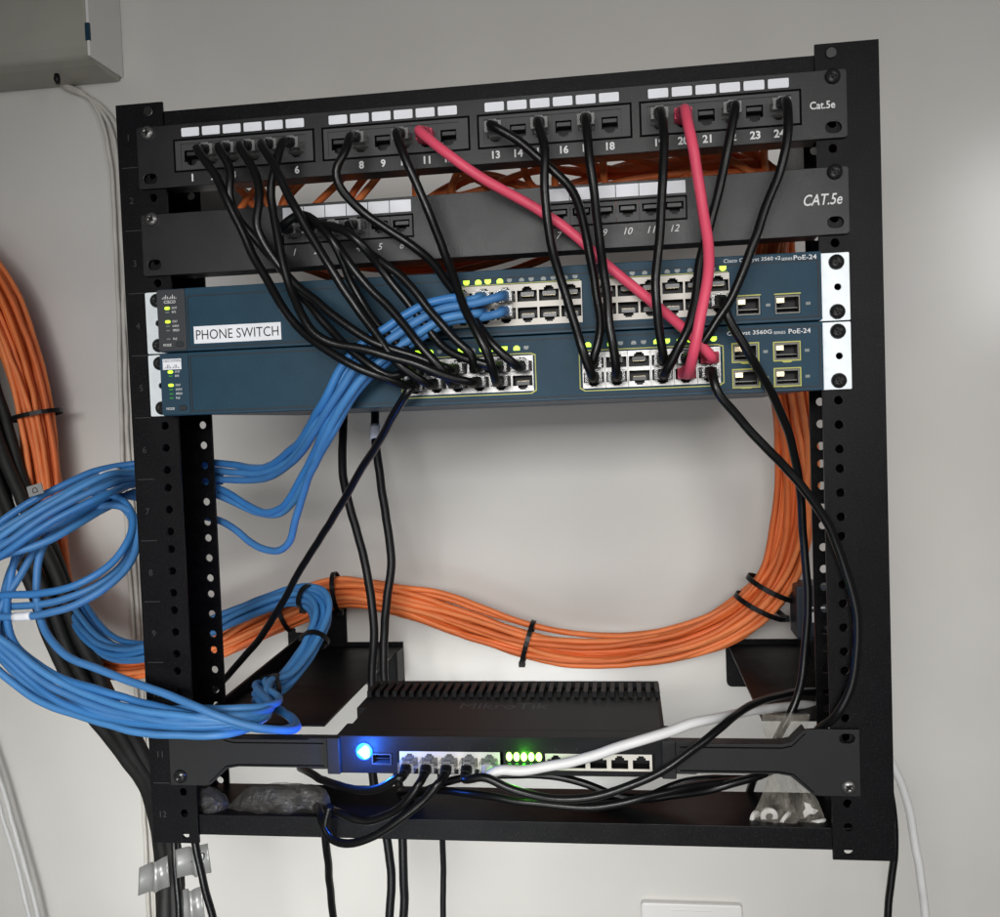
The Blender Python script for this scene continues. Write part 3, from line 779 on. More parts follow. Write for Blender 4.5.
# two more lie bunched over the numbers of the lower panel
patch('black patch cable from jack 1 of the lower patch panel, bunched over its numbers', P2(1), pxs([(300, 214, -32), (322, 226, -42), (336, 243, -46), (346, 268, -40), (356, 292, -36), (372, 318, -36), (392, 340, -38), (412, 354, -40)]), S2(2, 0))
patch('black patch cable from jack 2 of the lower patch panel, half hidden in the bunch', P2(2), pxs([(318, 224, -38), (345, 232, -50), (362, 246, -50), (380, 268, -40), (402, 294, -36), (426, 324, -36), (446, 348, -38)]), None if False else S2(5, 0))
patch(L(8), P1(8), pxs([(345, 152, -36), (335, 172, -38), (341, 189, -36), (360, 209, -30), (386, 228, -26), (411, 245, -24), (431, 261, -26), (450, 286, -30), (464, 304, -34), (480, 328, -40), (496, 348, -44)]), S2(6, 0))
patch(L(10), P1(10), pxs([(403, 154, -34), (410, 172, -34), (420, 193, -32), (431, 219, -30), (445, 253, -32), (453, 274, -36), (464, 304, -44), (478, 334, -50), (489, 356, -50)]), S2(5, 1))
patch('bright red patch cable running slantwise from jack 11 of the upper panel', P1(11), pxs([(441, 149, -36), (461, 164, -36), (489, 182, -32), (520, 200, -26), (550, 218, -22), (577, 236, -22), (605, 262, -24), (630, 283, -26), (652, 302, -30), (674, 321, -36), (690, 336, -42)]), S2(12, 0), 3.3, M['cred'], M['cred'], M['cred'], 'red patch cables')
patch('bright red patch cable hanging nearly straight down from jack 20 of the upper panel', P1(20), pxs([(691, 134, -40), (697, 169, -42), (703, 204, -44), (708, 245, -48), (707, 276, -54), (703, 306, -58), (698, 334, -60), (692, 360, -54)]), S2(11, 1), 3.4, M['cred'], M['cred'], M['cred'], 'red patch cables')
patch(L(13), P1(13), pxs([(520, 142, -30), (540, 160, -30), (559, 176, -28), (572, 193, -28), (580, 212, -30), (586, 238, -32), (591, 270, -34), (597, 304, -36), (601, 334, -40)]), S2(7, 0))
patch(L(15), P1(15), pxs([(545, 150, -36), (545, 175, -38), (546, 200, -38), (550, 236, -38), (557, 268, -40), (572, 318, -44), (583, 350, -46)]), S2(7, 1))
patch(L(17), P1(17), pxs([(588, 142, -36), (592, 168, -38), (594, 190, -38), (597, 230, -40), (600, 255, -42), (607, 294, -46), (612, 335, -48), (616, 360, -46)]), S2(8, 1))
patch(L(19), P1(19), pxs([(664, 132, -40), (663, 169, -44), (661, 213, -46), (658, 252, -48), (656, 290, -50), (658, 325, -48)]), S2(10, 0))
patch(L(22), P1(22), pxs([(730, 136, -34), (722, 178, -34), (712, 220, -36), (702, 255, -38), (698, 285, -40), (690, 322, -44), (677, 350, -46)]), S2(10, 1))
patch(L(24), P1(24), pxs([(789, 124, -36), (785, 154, -38), (774, 190, -38), (762, 221, -40), (750, 254, -42), (732, 297, -42), (716, 323, -42), (704, 342, -42)]), S2(11, 0))
patch('black cable from the upper switch\'s last port down behind the right router ear', S1(12, 1), pxs([(728, 318, -40), (740, 337, -38), (752, 359, -34), (773, 397, -15), (794, 455, 10), (803, 526, 28), (807, 592, 34), (805, 650, 34), (796, 700, 30), (780, 736, 24), (765, 765, 30), (752, 785, 60), (745, 820, 66)]), None, group='long black cables down to the router')
patch('black cable from the lower switch that bows out over the right post', S2(12, 1), pxs([(714, 390, -42), (731, 410, -38), (765, 447, -30), (802, 486, -22), (831, 532, -14), (849, 585, -10), (857, 630, -9), (853, 682, -8), (836, 716, -5), (818, 730, 10), (800, 752, 30), (770, 772, 30), (745, 780, 22), (712, 788, 20), (680, 794, 28), (630, 800, 34), (570, 803, 40), (500, 803, 44), (430, 805, 46)]), None, group='long black cables down to the router')
patch('black patch cable running diagonally down left from the lower switch past the white wall', S2(1, 1) if False else (S2(1, 1)[0] + 2, YS, S2(1, 1)[2] - 1), pxs([(402, 402, -32), (384, 432, -10), (360, 471, 20), (330, 521, 50), (300, 571, 75), (268, 627, 95), (245, 656, 105), (226, 678, 112), (205, 700, 120)]), None, group='long black cables down to the router')
# power cords behind the gear
loose('power_cable', 'left of two thick black power cords hanging from behind the switches', 'cable', pxs([(346, 340, 262), (345, 395, 250), (343, 440, 205), (345, 481, 190), (357, 532, 185), (370, 590, 180), (374, 635, 175), (371, 690, 168), (370, 740, 160), (375, 785, 150), (386, 835, 150), (392, 880, 150), (389, 930, 150), (386, 990, 150)]), 3.9, M['cpower'], 'black power cords')
pc, pcp = loose('power_cable', 'right of two thick black power cords, with a white wrap below the switches', 'cable', pxs([(372, 340, 262), (374, 395, 250), (375, 425, 205), (377, 462, 192), (386, 515, 190), (391, 556, 188), (387, 600, 182), (383, 640, 178), (386, 690, 172), (395, 750, 165), (401, 800, 155), (403, 850, 150), (403, 930, 150), (402, 990, 150)]), 3.9, M['cpower'], 'black power cords')
def wrap(par, pts, px_y, r, L_, m, name='label_wrap'):
    """a short sleeve round a cable where the photo shows it"""
    k = min(range(len(pts)), key=lambda i: (proj(pts[i])[0] - px_y[0]) ** 2 + (proj(pts[i])[1] - px_y[1]) ** 2)
    seg = [pts[k]]; i = j = k
    while (seg[0] - seg[-1]).length < L_ and (i > 0 or j < len(pts) - 1):
        if i > 0: i -= 1
        if j < len(pts) - 1: j += 1
        seg = pts[i:j + 1]
    b = MB(); b.tube(seg, r, 12); return b.build(name, m, par)
def proj(v):
    d = RM.transposed() @ (v - CAM)
    return 500 + F_PX * d.x / -d.z, 458.5 - F_PX * d.y / -d.z
wrap(pc, pcp, (375, 431), 4.8, 12, M['white'])
loose('power_cable', 'thin black cord hanging below the bottom crossbar near the middle', 'cable', pxs([(440, 770, 120), (441, 810, 130), (443, 860, 140), (444, 930, 145), (445, 990, 145)]), 2.6, M['cpower'], 'black power cords')
# router cables
RZ = 62.6; YR = -1.0
patch('black patch cable from router port 1 curving up left under the mounting ear', (RX[0], YR, RZ), pxs([(399, 776, -26), (386, 786, -24), (367, 791, -20), (343, 788, -8), (326, 781, 10), (312, 773, 30), (300, 768, 50)]), None, group='black cables from the router')
patch('black patch cable from router port 2 drooping left behind the dusty bag', (RX[1], YR, RZ), pxs([(420, 782, -30), (408, 799, -30), (390, 815, -26), (365, 822, -22), (345, 815, -18), (330, 808, 6), (312, 803, 36), (270, 803, 46), (220, 806, 46)]), None, group='black cables from the router')
patch('black patch cable from router port 3 looping below the bottom crossbar', (RX[2], YR, RZ), pxs([(438, 784, -30), (424, 802, -30), (404, 816, -30), (374, 836, -28), (344, 844, -24), (327, 836, -18), (321, 820, -14), (318, 808, 8), (300, 804, 36), (260, 806, 44), (215, 808, 44)]), None, group='black cables from the router')
loose('patch_cable', 'black cable hanging straight down below the crossbar under the blue router light', 'cable', pxs([(330, 806, -16), (325, 822, -16), (325, 842, -14), (329, 872, 0), (333, 917, 20), (337, 980, 40)]), 2.8, M['cblack'], 'black cables from the router')
patch('black cable from router port 4 sweeping right over the mounting ear', (RX[3], YR, RZ), pxs([(484, 776, -30), (503, 787, -32), (525, 794, -32), (555, 799, -30), (590, 796, -28), (622, 788, -26), (651, 777, -24), (680, 760, -20), (705, 742, -14), (726, 723, 0), (745, 709, 20), (777, 696, 50), (818, 690, 85), (850, 700, 105), (875, 740, 110), (888, 780, 100), (894, 820, 95), (892, 870, 95), (887, 930, 95), (884, 980, 95)]), None, group='black cables from the router')
patch('white network cable from router port 5 rising right and passing behind the post', (RX[4], YR, RZ), pxs([(497, 770, -24), (520, 773, -26), (550, 767, -24), (590, 757, -22), (630, 744, -18), (668, 732, -12), (700, 722, 0), (730, 715, 25), (765, 709, 60), (815, 706, 110), (850, 712, 150), (876, 732, 160), (889, 757, 160), (906, 797, 165), (917, 850, 170), (925, 917, 175), (932, 985, 180)]), None, 3.4, M['cwhite'], M['cwhite'], M['plug'], 'white cables')
loose('patch_cable', 'thin black cable arching along behind the router foot', 'cable', pxs([(403, 800, 40), (425, 790, 34), (445, 781, 30), (470, 776, 28), (510, 775, 28), (555, 776, 28), (586, 784, 26), (608, 793, 24), (640, 797, 24), (680, 783, 26), (708, 779, 30), (745, 779, 50)]), 2.8, M['cblack'], 'black cables from the router')
loose('patch_cable', 'black cable lying along the bottom crossbar under the empty router ports', 'cable', pxs([(400, 792, 50), (440, 792, 20), (480, 796, 0), (520, 802, -6), (560, 806, -8), (610, 804, -8), (650, 796, -4), (690, 786, 10), (730, 782, 26), (760, 776, 50)]), 2.8, M['cblack'], 'black cables from the router')

# blue cables: from the upper switch behind the left post, round a coil on its left and back to a tied bunch
BU = [(505, 298), (456, 298), (428, 304), (406, 316), (384, 330), (360, 345), (341, 367), (327, 395)]
BL = [(503, 315), (480, 318), (450, 321), (428, 332), (412, 344), (390, 360), (370, 377), (350, 400)]
BY = [-36, -38, -38, -38, -38, -38, -38, -34]
gate = [  # from under the lower switch to behind the left post
    [(312, 420, -20), (300, 440, 0), (284, 456, 25), (264, 467, 50), (240, 466, 72), (222, 464, 78)],
    [(315, 424, -20), (303, 444, 0), (287, 461, 25), (266, 472, 50), (242, 473, 72), (222, 471, 80)],
    [(318, 427, -20), (306, 447, 0), (290, 466, 25), (268, 478, 50), (244, 481, 72), (222, 480, 78)],
    [(323, 432, -20), (312, 455, 0), (298, 484, 20), (284, 506, 40), (266, 513, 55), (244, 504, 70), (222, 490, 78)],
    [(327, 434, -20), (315, 460, 0), (302, 488, 20), (288, 508, 40), (270, 515, 58), (246, 509, 72), (222, 497, 80)],
    [(331, 434, -20), (317, 462, 0), (306, 486, 15), (297, 515, 30), (290, 541, 42), (277, 551, 52), (256, 547, 64), (222, 522, 78)]]
out = [
    [(180, 460, 82), (137, 463, 76), (100, 470, 60), (60, 487, 40), (25, 505, 30), (-10, 530, 20)],
    [(180, 466, 84), (137, 468, 76), (105, 475, 56), (62, 494, 36), (22, 517, 26), (-12, 540, 16)],
    [(180, 474, 82), (137, 474, 76), (108, 482, 52), (66, 503, 30), (24, 526, 20), (-12, 545, 10)],
    [(180, 481, 82), (137, 482, 72), (112, 493, 44), (72, 518, 12), (30, 536, 0), (0, 544, -6), (-25, 560, -8)],
    [(180, 490, 82), (137, 491, 72), (112, 504, 44), (70, 529, 8), (30, 548, -8), (0, 557, -12), (-25, 572, -12)],
    [(180, 510, 82), (145, 500, 74), (118, 497, 54), (88, 502, 30), (58, 524, 14), (40, 552, 8), (36, 584, 4), (42, 625, -4)]]
loops = [
    [(-34, 562, 14), (-24, 592, 8), (10, 596, 4), (55, 592, 2), (95, 576, 8), (122, 553, 22), (134, 525, 34), (126, 503, 42), (104, 493, 44), (76, 497, 40), (44, 516, 30), (20, 545, 20), (8, 590, 8), (12, 640, -4)],
    [(-36, 572, 10), (-24, 602, 4), (10, 606, -2), (55, 602, -4), (98, 585, 4), (126, 560, 20), (136, 530, 32), (127, 509, 38), (105, 500, 40), (72, 508, 34), (38, 532, 24), (12, 566, 12), (2, 610, 0), (6, 646, -6)],
    [(-38, 578, 4), (-24, 612, -2), (10, 617, -6), (55, 611, -8), (100, 592, 2), (130, 564, 18), (138, 536, 30), (131, 512, 36), (112, 505, 36), (80, 514, 30), (46, 540, 20), (24, 572, 10), (-2, 618, -2), (2, 656, -8)],
    [(-36, 590, -6), (-30, 620, -6), (-12, 645, -8)],
    [(-38, 600, -12), (-30, 632, -12), (-12, 660, -12)],
    []]
lower = [
    [(58, 676, -10), (102, 690, -14), (143, 703, -16), (187, 713, -18), (238, 726, -20), (268, 729, -16), (290, 729, 0), (294, 720, 20), (280, 708, 40), (268, 700, 55)],
    [(51, 690, -12), (95, 706, -16), (143, 712, -20), (190, 709, -22), (238, 707, -18), (268, 706, -4), (279, 699, 20), (268, 690, 44)],
    [(20, 676, -12), (64, 702, -16), (112, 716, -22), (153, 719, -26), (204, 717, -28), (245, 716, -22), (270, 710, 0), (263, 696, 30), (256, 688, 48)],
    [(27, 683, -14), (68, 707, -18), (112, 721, -22), (160, 727, -24), (210, 728, -22), (245, 724, -16), (268, 716, 10), (266, 700, 40)],
    [(31, 696, -14), (85, 717, -18), (136, 730, -22), (184, 735, -22), (224, 734, -18), (248, 728, -4), (266, 714, 22), (258, 698, 48)],
    [(68, 656, -10), (109, 673, -14), (153, 690, -22), (204, 708, -28), (245, 725, -26), (272, 731, -18), (296, 730, 0), (292, 719, 24), (274, 709, 46)]]
bunch = [(262, 688, 62), (278, 686, 80), (296, 668, 105), (312, 642, 130), (322, 618, 150), (318, 600, 162), (300, 594, 168), (270, 602, 170), (240, 613, 172), (222, 621, 172), (180, 640, 172), (140, 652, 175), (112, 650, 180), (92, 634, 190), (70, 600, 215)]
bport = [(1, 0), (2, 0), (3, 0), (1, 1), (2, 1), (3, 1)]
kindword = ['whose coil starts highest beside the left post', 'second from the top where they leave the left post', 'third from the top where they leave the left post',
            'crossing over the front of the coil beside the post', 'lowest of the strands that cross over the front of the coil', 'dipping lowest under the switches and dropping steeply left of the post']
for i in range(6):
    tt = i / 5
    sh = (-6, 5, -2, 7, 1, -9)[i]
    lower[i] = [(x, y, d + sh * min(1, (len(lower[i]) - q) / 4)) for q, (x, y, d) in enumerate(lower[i])]
    loops[i] = [(x, y, d + sh) for x, y, d in loops[i]]
    rib = [(a[0] + (c[0] - a[0]) * tt, a[1] + (c[1] - a[1]) * tt, y + (3 if i % 2 else -2)) for a, c, y in zip(BU, BL, BY)]
    ang = i * PI / 3 + 0.4
    bun = []
    for k, (x, y, d) in enumerate(bunch):
        a = ang + k * 0.25
        bun.append(at(x, y, d) + Vector((math.cos(a) * 5.2, math.sin(a * 1.3) * 5, math.sin(a) * 5.8)))
    c, row = bport[i]
    t = patch('blue network cable ' + kindword[i], S1(c, row), pxs(rib[1:] + gate[i] + out[i] + loops[i] + lower[i]) + bun, None, 2.85, M['blue%d' % (i % 3)], M['cblue'], M['plug'], 'blue network cables coiled at the left post')
    cord = [o for o in t.children if o.name.startswith('cord')][0]
    if i in (1, 2):
        pts = smooth(spline(pxs(out[i])), 1)
        wrap(t, pts, ((107, 472), (130, 478))[i - 1], 3.25, (8, 4)[i - 1], M['white'])
    if i == 2:
        wrap(t, smooth(spline(pxs(loops[i])), 1), (24, 615), 3.3, 10, M['white'])

for k in range(3):
    dy = (k - 1) * 9
    ex = [(222, 476 + dy * .6, 88), (180, 478 + dy * .6, 88), (140, 478 + dy * .6, 66), (104, 486 + dy, 30 - 9 * k), (64, 506 + dy, 12 - 9 * k), (22, 532 + dy, -2 - 7 * k), (-16, 560 + dy, -10 - 4 * k), (-32, 588 + dy, -14), (-20, 626 + dy * .5, -16), (10, 654 + dy, -18),
          (46, 684 + dy, -20), (92, 705 + dy, -22), (144, 717 + dy * .7, -28), (200, 722 + dy * .5, -30), (244, 722, -24), (268, 713, -4), (266, 698, 30)]
    bun = [at(x, y, d) + Vector((math.cos(k * 2.1 + q * .2) * 9, math.sin(k * 2.1 + q * .2) * 4, math.sin(k * 2.1 + 1 + q * .2) * 9)) for q, (x, y, d) in enumerate(bunch)]
    loose('network_cable', 'blue network cable looping once round the coil and crossing low over the left post', 'cable', pxs(ex) + bun, 2.8, M['blue%d' % ((k + 1) % 3)], 'blue cables that only pass through the coil', n=10)

# orange bundle -----------------------------------------------------------
OC = [(772, 250, 118), (783, 320, 150), (793, 400, 185), (799, 460, 210), (797, 515, 225), (780, 572, 232), (745, 612, 236), (690, 639, 236), (620, 651, 236), (560, 648, 238), (528, 641, 240), (470, 621, 240), (420, 604, 240), (380, 595, 240), (335, 592, 240),
      (290, 608, 235), (250, 626, 228), (222, 640, 222), (180, 656, 220), (140, 666, 220), (100, 663, 226), (74, 640, 236), (58, 595, 246), (50, 540, 250), (44, 470, 252), (33, 400, 252), (16, 340, 252), (-8, 285, 252), (-50, 235, 252)]
OW = [15, 17, 18, 18, 18, 18, 18, 17, 17, 17, 16, 17, 16, 15, 14, 15, 15, 15, 14, 13, 13, 15, 17, 19, 20, 20, 20, 20, 20]
centre = [at(*q) for q in OC]
NO = 26
def disk(k, n):
    r = math.sqrt((k + 0.5) / n); a = k * 2.399963
    return r * math.cos(a), r * math.sin(a)
olabel = 'thin orange network cable in the tied bundle that sweeps behind the rack'
rnd = random.Random(11)
for k in range(NO):
    du, dv = disk(k, NO)
    a0 = math.atan2(dv, du); rr = math.hypot(du, dv)
    tw = rnd.uniform(-0.30, 0.30); ph = rnd.uniform(0, 6)
    pts = []
    for i, c in enumerate(centre):
        tn = (centre[min(i + 1, len(centre) - 1)] - centre[max(i - 1, 0)]).normalized()
        u = tn.cross(Vector((0, 1, 0))).normalized(); v = u.cross(tn)
        a = a0 + 0.13 * i + tw * i * 0.6
        q = rr * (1 + 0.16 * math.sin(i * 1.1 + ph) + rnd.uniform(-0.08, 0.08))
        pts.append(c + u * (math.cos(a) * q * OW[i]) + v * (math.sin(a) * q * OW[i] * 0.75))
    # head: from the jacks of the patch panels to the top of the bundle
    low = k < 9
    if k < 24:
        x, zj = P1X[k], P1Z
    else:
        x, zj = P2X[(k - 24) * 6 + 3], P2Z
    head = [Vector((x, 12, zj)), Vector((x + rnd.uniform(-6, 6), 34, zj - 3))]
    run = [(-130, 424), (-75, 414), (-20, 414), (30, 424), (90, 450), (150, 470)] if low else [(-10, 484), (40, 474 + rnd.uniform(-14, 6)), (100, 478 + rnd.uniform(-6, 8)), (160, 480)]
    jy = rnd.uniform(-14, 18); jz = rnd.uniform(-10, 10)
    x0 = x + (30 if not low else 26)
    if not low and 9 <= k < 18 and k % 2: head.append(Vector((x + rnd.uniform(-26, 4), 58 + jy * .5, 466 + rnd.uniform(-6, 6)))); x0 = head[-1].x + 26
    if low and k < 24: head.append(Vector((x + (rnd.uniform(8, 24) if k < 3 else rnd.uniform(-46, -16)), 52 + jy * .4, zj - 36 + rnd.uniform(-8, 8)))); x0 = head[-1].x + 14
    for X, Z in run:
        if X > x0: head.append(Vector((X, 66 + jy, Z + jz)))
    if k < 24 and k >= 20: head = [Vector((x, 12, zj)), Vector((min(x, 196), 40, zj - 4))]
    head.append(Vector((206 + jz * 0.5, 80 + jy, 470 + jz)))
    head.append(Vector((216 + du * 10, 100 + dv * 8, 446)))
    loose('network_cable', olabel, 'cable', head + pts, 2.75, M['orange%d' % (k % 3)], 'orange cables in the tied bundle', step=6, n=8, it=4)

# zip ties
def tie(label, c, r_u, r_v, tn, tail=None, w=2.2, m=None, group='black cable ties'):
    """a flat strap round a bundle with a square head and a cut tail"""
    tn = tn.normalized(); u = tn.cross(Vector((0, 1, 0))).normalized(); v = u.cross(tn)
    n = 28; vs = []; fs = []
    for i in range(n):
        a = 2 * PI * i / n
        d = u * (math.cos(a) * r_u) + v * (math.sin(a) * r_v)
        o_ = d.normalized() * 1.2
        for q in (d - tn * w, d + tn * w, d + o_ + tn * w, d + o_ - tn * w): vs.append(c + q)
    for i in range(n):
        j = (i + 1) % n
        for e in range(4): fs.append((i * 4 + e, i * 4 + (e + 1) % 4, j * 4 + (e + 1) % 4, j * 4 + e))
    b = MB(); b.add(vs, fs)
    t = thing('cable_tie', label, 'cable tie', tuple(c), group)
    b.build('strap', m or M['boot'], t)
    h = c + u * (r_u + 1.5)
    b = MB(); b.box(h.x - 3, h.x + 3, h.y - 3.4, h.y + 3, h.z - 2.6, h.z + 2.6); b.build('tie_head', m or M['boot'], t, bevel=0.5)
    if tail:
        b = MB(); b.tube(spline([h] + [h + Vector(q) for q in tail], 3), 1.1, 6); b.build('tail', m or M['boot'], t)
    return t
def ctie(label, px, py, i, grow=1.15, tail=None):
    d = OC[i][2]; c = at(px, py, d)
    tn = centre[i + 1] - centre[i - 1]
    # nearest centre line point at this depth
    k = min(range(len(centre)), key=lambda j: (centre[j] - c).length)
    tie(label, c, OW[i] * grow + 2, OW[i] * 0.75 * grow + 3, tn, tail)
ctie('black cable tie round the orange bundle right of its middle, above the router fins', 528, 642, 10)
ctie('black cable tie round the orange bundle where it leaves the left bracket', 337, 592, 14, 1.2)
ctie('black cable tie round the orange bundle low beside the right post, with a long tail', 772, 588, 5, 1.2, [(10, -14, -4), (26, -10, -10), (40, 0, -8)])
ctie('second black cable tie just below it on the bend of the orange bundle', 760, 606, 5, 1.2)
ctie('black cable tie round the orange bundle at the far left, above the blue coil', 37, 415, 25, 1.15)
ctie('black cable tie half hidden on the orange bundle behind the diagonal black cable', 284, 612, 15)
for (x, y, d, t0, t1, lb) in ((316, 640, 132, 4, 3, 'black cable tie in the middle of the bunched blue cables by the left bracket'),
                              (268, 690, 66, 1, 0, 'black cable tie at the lower end of the bunched blue cables'),
                              (306, 597, 166, 6, 5, 'black cable tie at the top bend of the bunched blue cables')):
    tie(lb, at(x, y, d), 10.5, 10.5, at(*bunch[t0]) - at(*bunch[t1]) if t0 != 1 else at(*bunch[1]) - at(*bunch[0]), None)

# black taped bundle on the left
TB = [(-40, 300, 240), (-22, 380, 238), (-6, 440, 232), (10, 489, 226), (27, 532, 220), (46, 576, 212), (70, 642, 200), (86, 677, 192), (105, 711, 180), (128, 745, 165), (148, 780, 148), (162, 820, 125), (169, 870, 104), (171, 930, 92), (172, 990, 88)]
tb = [at(*q) for q in TB]
for k in range(6):
    a = k * PI / 3; R = 10.5 if k else 0
    R = 10
    pts = []
    for i, c in enumerate(tb):
        tn = (tb[min(i + 1, len(tb) - 1)] - tb[max(i - 1, 0)]).normalized()
        u = tn.cross(Vector((0, 1, 0))).normalized(); v = u.cross(tn)
        sh = (1.25, 1.25, 1.2, 1.2, 1.2, 1.2, 1.2, 1.15, 0.95, 0.7, 0.5, 0.45, 0.45, 0.45, 0.45)[i]
        pts.append(c + u * math.cos(a + i * .12) * 13 * sh + v * math.sin(a + i * .12) * 10 * sh + Vector((rnd.uniform(-1, 1), 0, rnd.uniform(-1, 1))))
    loose('sleeved_cable', 'thick dusty black cable in the bunch descending at left behind the blue coil', 'cable', pts, 6.6 if k % 2 else 5.6, M['rubber'], 'thick black cables at the left edge', step=6, n=10)

# small white letter tag on the bundle
c = at(35, 490, 20)
tg = thing('cable_tag', 'small white tag marked D stuck above the blue coil at left', 'tag', tuple(c))
b = MB(); vx = Vector((0.97, 0, 0.24)); vz = Vector((-0.24, 0, 0.97))
q = [c + vx * a * 6.2 + vz * d * 4.0 for a, d in ((-1, -1), (1, -1), (1, 1), (-1, 1))]
b.add(q + [p_ + Vector((0, 0.8, 0)) for p_ in q], [(0, 1, 2, 3), (7, 6, 5, 4), (0, 4, 5, 1), (1, 5, 6, 2), (2, 6, 7, 3), (3, 7, 4, 0)])
b.build('tag_body', M['paper'], tg)
b = MB(); b.text('D', 0, None, -2.2, 2.2, 0)
for i, v in enumerate(b.v): b.v[i] = c + vx * (-v.z) + vz * v.x + Vector((0, -0.15 + v.y, 0))
b.build('letter', M['ink'], tg)

# white wires down the wall at left, wires at the lower left corner
VW = [(60, 84, 296), (84, 92, 296), (101, 116, 296), (110, 150, 296), (114, 220, 296), (118, 320, 296), (122, 420, 296), (126, 520, 296), (131, 620, 296), (138, 720, 296), (144, 800, 296), (149, 930, 296), (150, 990, 296)]
for k, dx in enumerate((0, 6, 11)):
    pts = []
    for i, (x, y, d) in enumerate(VW):
        pts.append((x + dx * (0.3 if i < 2 else 1) + 1.2 * math.sin(i * 1.7 + k), y + (2 * k if i < 2 else 0), d))
    loose('wall_wire', ('thin off-white wire down the wall behind the left post, leftmost of three', 'thin off-white wire down the wall behind the left post, middle of three', 'thin off-white wire down the wall nearest the left post')[k], 'wire', pxs(pts), 2.3, M['cgrey'], 'off-white wires down the wall', step=8, n=8)
for k in range(2):
    loose('wall_wire', ('thin white wire curving out of the lower left corner, the left one', 'thin white wire curving out of the lower left corner, the right one')[k], 'wire', pxs([(-40, 690, 280), (-14 + 8 * k, 760, 280), (4 + 7 * k, 820, 280), (18 + 8 * k, 870, 280), (32 + 9 * k, 930, 280), (42 + 9 * k, 990, 280)]), 2.4, M['cwhite'], 'white wires in the lower left corner', step=8, n=8)

# box on the wall, top left
XB = at(122, 40, WALL).x
fy = CAM.y + (at(90, 40, 0) - CAM).y * (XB - CAM.x) / (at(90, 40, 0) - CAM).x
fy = max(fy, 180)
zb0 = at(122, 80, WALL).z
box = thing('wall_box', 'greyish wall mounted box cut off by the upper left corner, with a white side cover', 'box', (XB - 150, WALL, zb0))
b = MB()
prof = [(fy + 6, zb0 + 3), (fy, zb0 + 12), (fy, zb0 + 260), (WALL - 0.5, zb0 + 260), (WALL - 0.5, zb0 - 2), (fy + 40, zb0 - 2), (fy + 18, zb0)]
n = len(prof)
vs = [(XB - 420, y, z) for y, z in prof] + [(XB - 3, y, z) for y, z in prof]
b.add(vs, [list(range(n)), list(range(2 * n - 1, n - 1, -1))] + [(i, i + n, (i + 1) % n + n, (i + 1) % n) for i in range(n)])
b.build('casing', M['boxfront'], box, bevel=3.0, seg=3)
b = MB(); b.box(XB - 3, XB, fy - 1, WALL - 0.5, zb0 + 2, zb0 + 262); b.build('side_cover', M['pcase'], box, bevel=0.8)
m_ = at(91, 31, fy)
b = MB(); b.box(XB - 4, XB + 0.4, fy - 1.6, fy + 1.5, m_.z - 9, m_.z + 8); b.build('side_latch', M['teal'], box, bevel=0.4)
c = at(57, 79, fy + 18)
b = MB(); b.tube([c + Vector((0, 0, 5)), c, c + Vector((1, 0, -5))], [2.5, 3.4, 2.2], 10); b.build('cable_gland', M['boot'], box)

# wall plate at the foot of the picture
a_, c_ = at(641, 903, WALL - 6), at(742, 906, WALL - 6)
b = MB(); b.prism(rect(a_.x, c_.x, c_.z - 78, c_.z + 0.5, 3), WALL - 7, WALL - 0.2)
wp = b.build('wall_plate', M['pcase'], bevel=1.5, origin=(a_.x, WALL, c_.z - 78)); tag(wp, 'white plastic wall plate peeking in at the bottom edge', 'wall plate')
b = MB(); w_ = (c_.x - a_.x)
b.curve([rect(a_.x + w_ * .3, a_.x + w_ * .7, c_.z - 70, c_.z - 6, 1), rect(a_.x + w_ * .3 + .8, a_.x + w_ * .7 - .8, c_.z - 69, c_.z - 7, 1)], WALL - 7.8, WALL - 6.9)
b.build('centre_panel', M['pcase'], wp)

# paper flags on the cables at the lower left
def flag(label, quad, dep, txt=None):
    P = [at(x, y, dep) for x, y in quad]
    t = thing('cable_tag', label, 'tag', tuple(P[0]), 'pale flags on the cables under the left post')
    n = 20; vs = []
    for i in range(n + 1):
        for j in (0, 1):
            s_ = i / n
            p_ = P[0].lerp(P[1], s_) if j == 0 else P[3].lerp(P[2], s_)
            bend = -5 * math.exp(-((s_ - 0.62) / 0.12) ** 2) + 1.2 * math.sin(5 * s_)
            vs.append(p_ + Vector((0, bend, 0)))
    fs = [(i * 2, i * 2 + 2, i * 2 + 3, i * 2 + 1) for i in range(n)]
    m2 = len(vs); vs += [v + Vector((0, 0.6, 0)) for v in vs]
    fs += [(m2 + i * 2 + 1, m2 + i * 2 + 3, m2 + i * 2 + 2, m2 + i * 2) for i in range(n)]
    rim = [i * 2 for i in range(n + 1)] + [i * 2 + 1 for i in range(n, -1, -1)]
    fs += [(rim[(i + 1) % len(rim)], rim[i], rim[i] + m2, rim[(i + 1) % len(rim)] + m2) for i in range(len(rim))]
    b = MB(); b.add(vs, fs, True); o = b.build('flag', M['paper'], t)
    if txt:
        b = MB(); cc = P[0].lerp(P[2], 0.62); b.text(txt, cc.x + 2, None, cc.z - 4, cc.z + 4, cc.y - 1.6, shear=0.3); b.build('handwriting', M['ink'], t)
flag('blank pale cable flag folded round a cable under the left post', [(138, 896), (170, 886), (168, 855), (139, 868)], 60)
flag('pale cable flag with 20 written on it, highest under the left post', [(177, 878), (212, 872), (208, 843), (175, 850)], 50, '20')
flag('pale cable flag lowest at the picture edge under the left post', [(176, 930), (206, 922), (202, 886), (176, 892)], 56)
loose('patch_cable', 'black cable hanging in front of the flags below the left post', 'cable', pxs([(188, 770, 12), (190, 805, 8), (193, 834, 4), (199, 862, 4), (207, 892, 6), (215, 920, 8), (228, 985, 10)]), 2.9, M['cblack'], 'black cables below the left post')
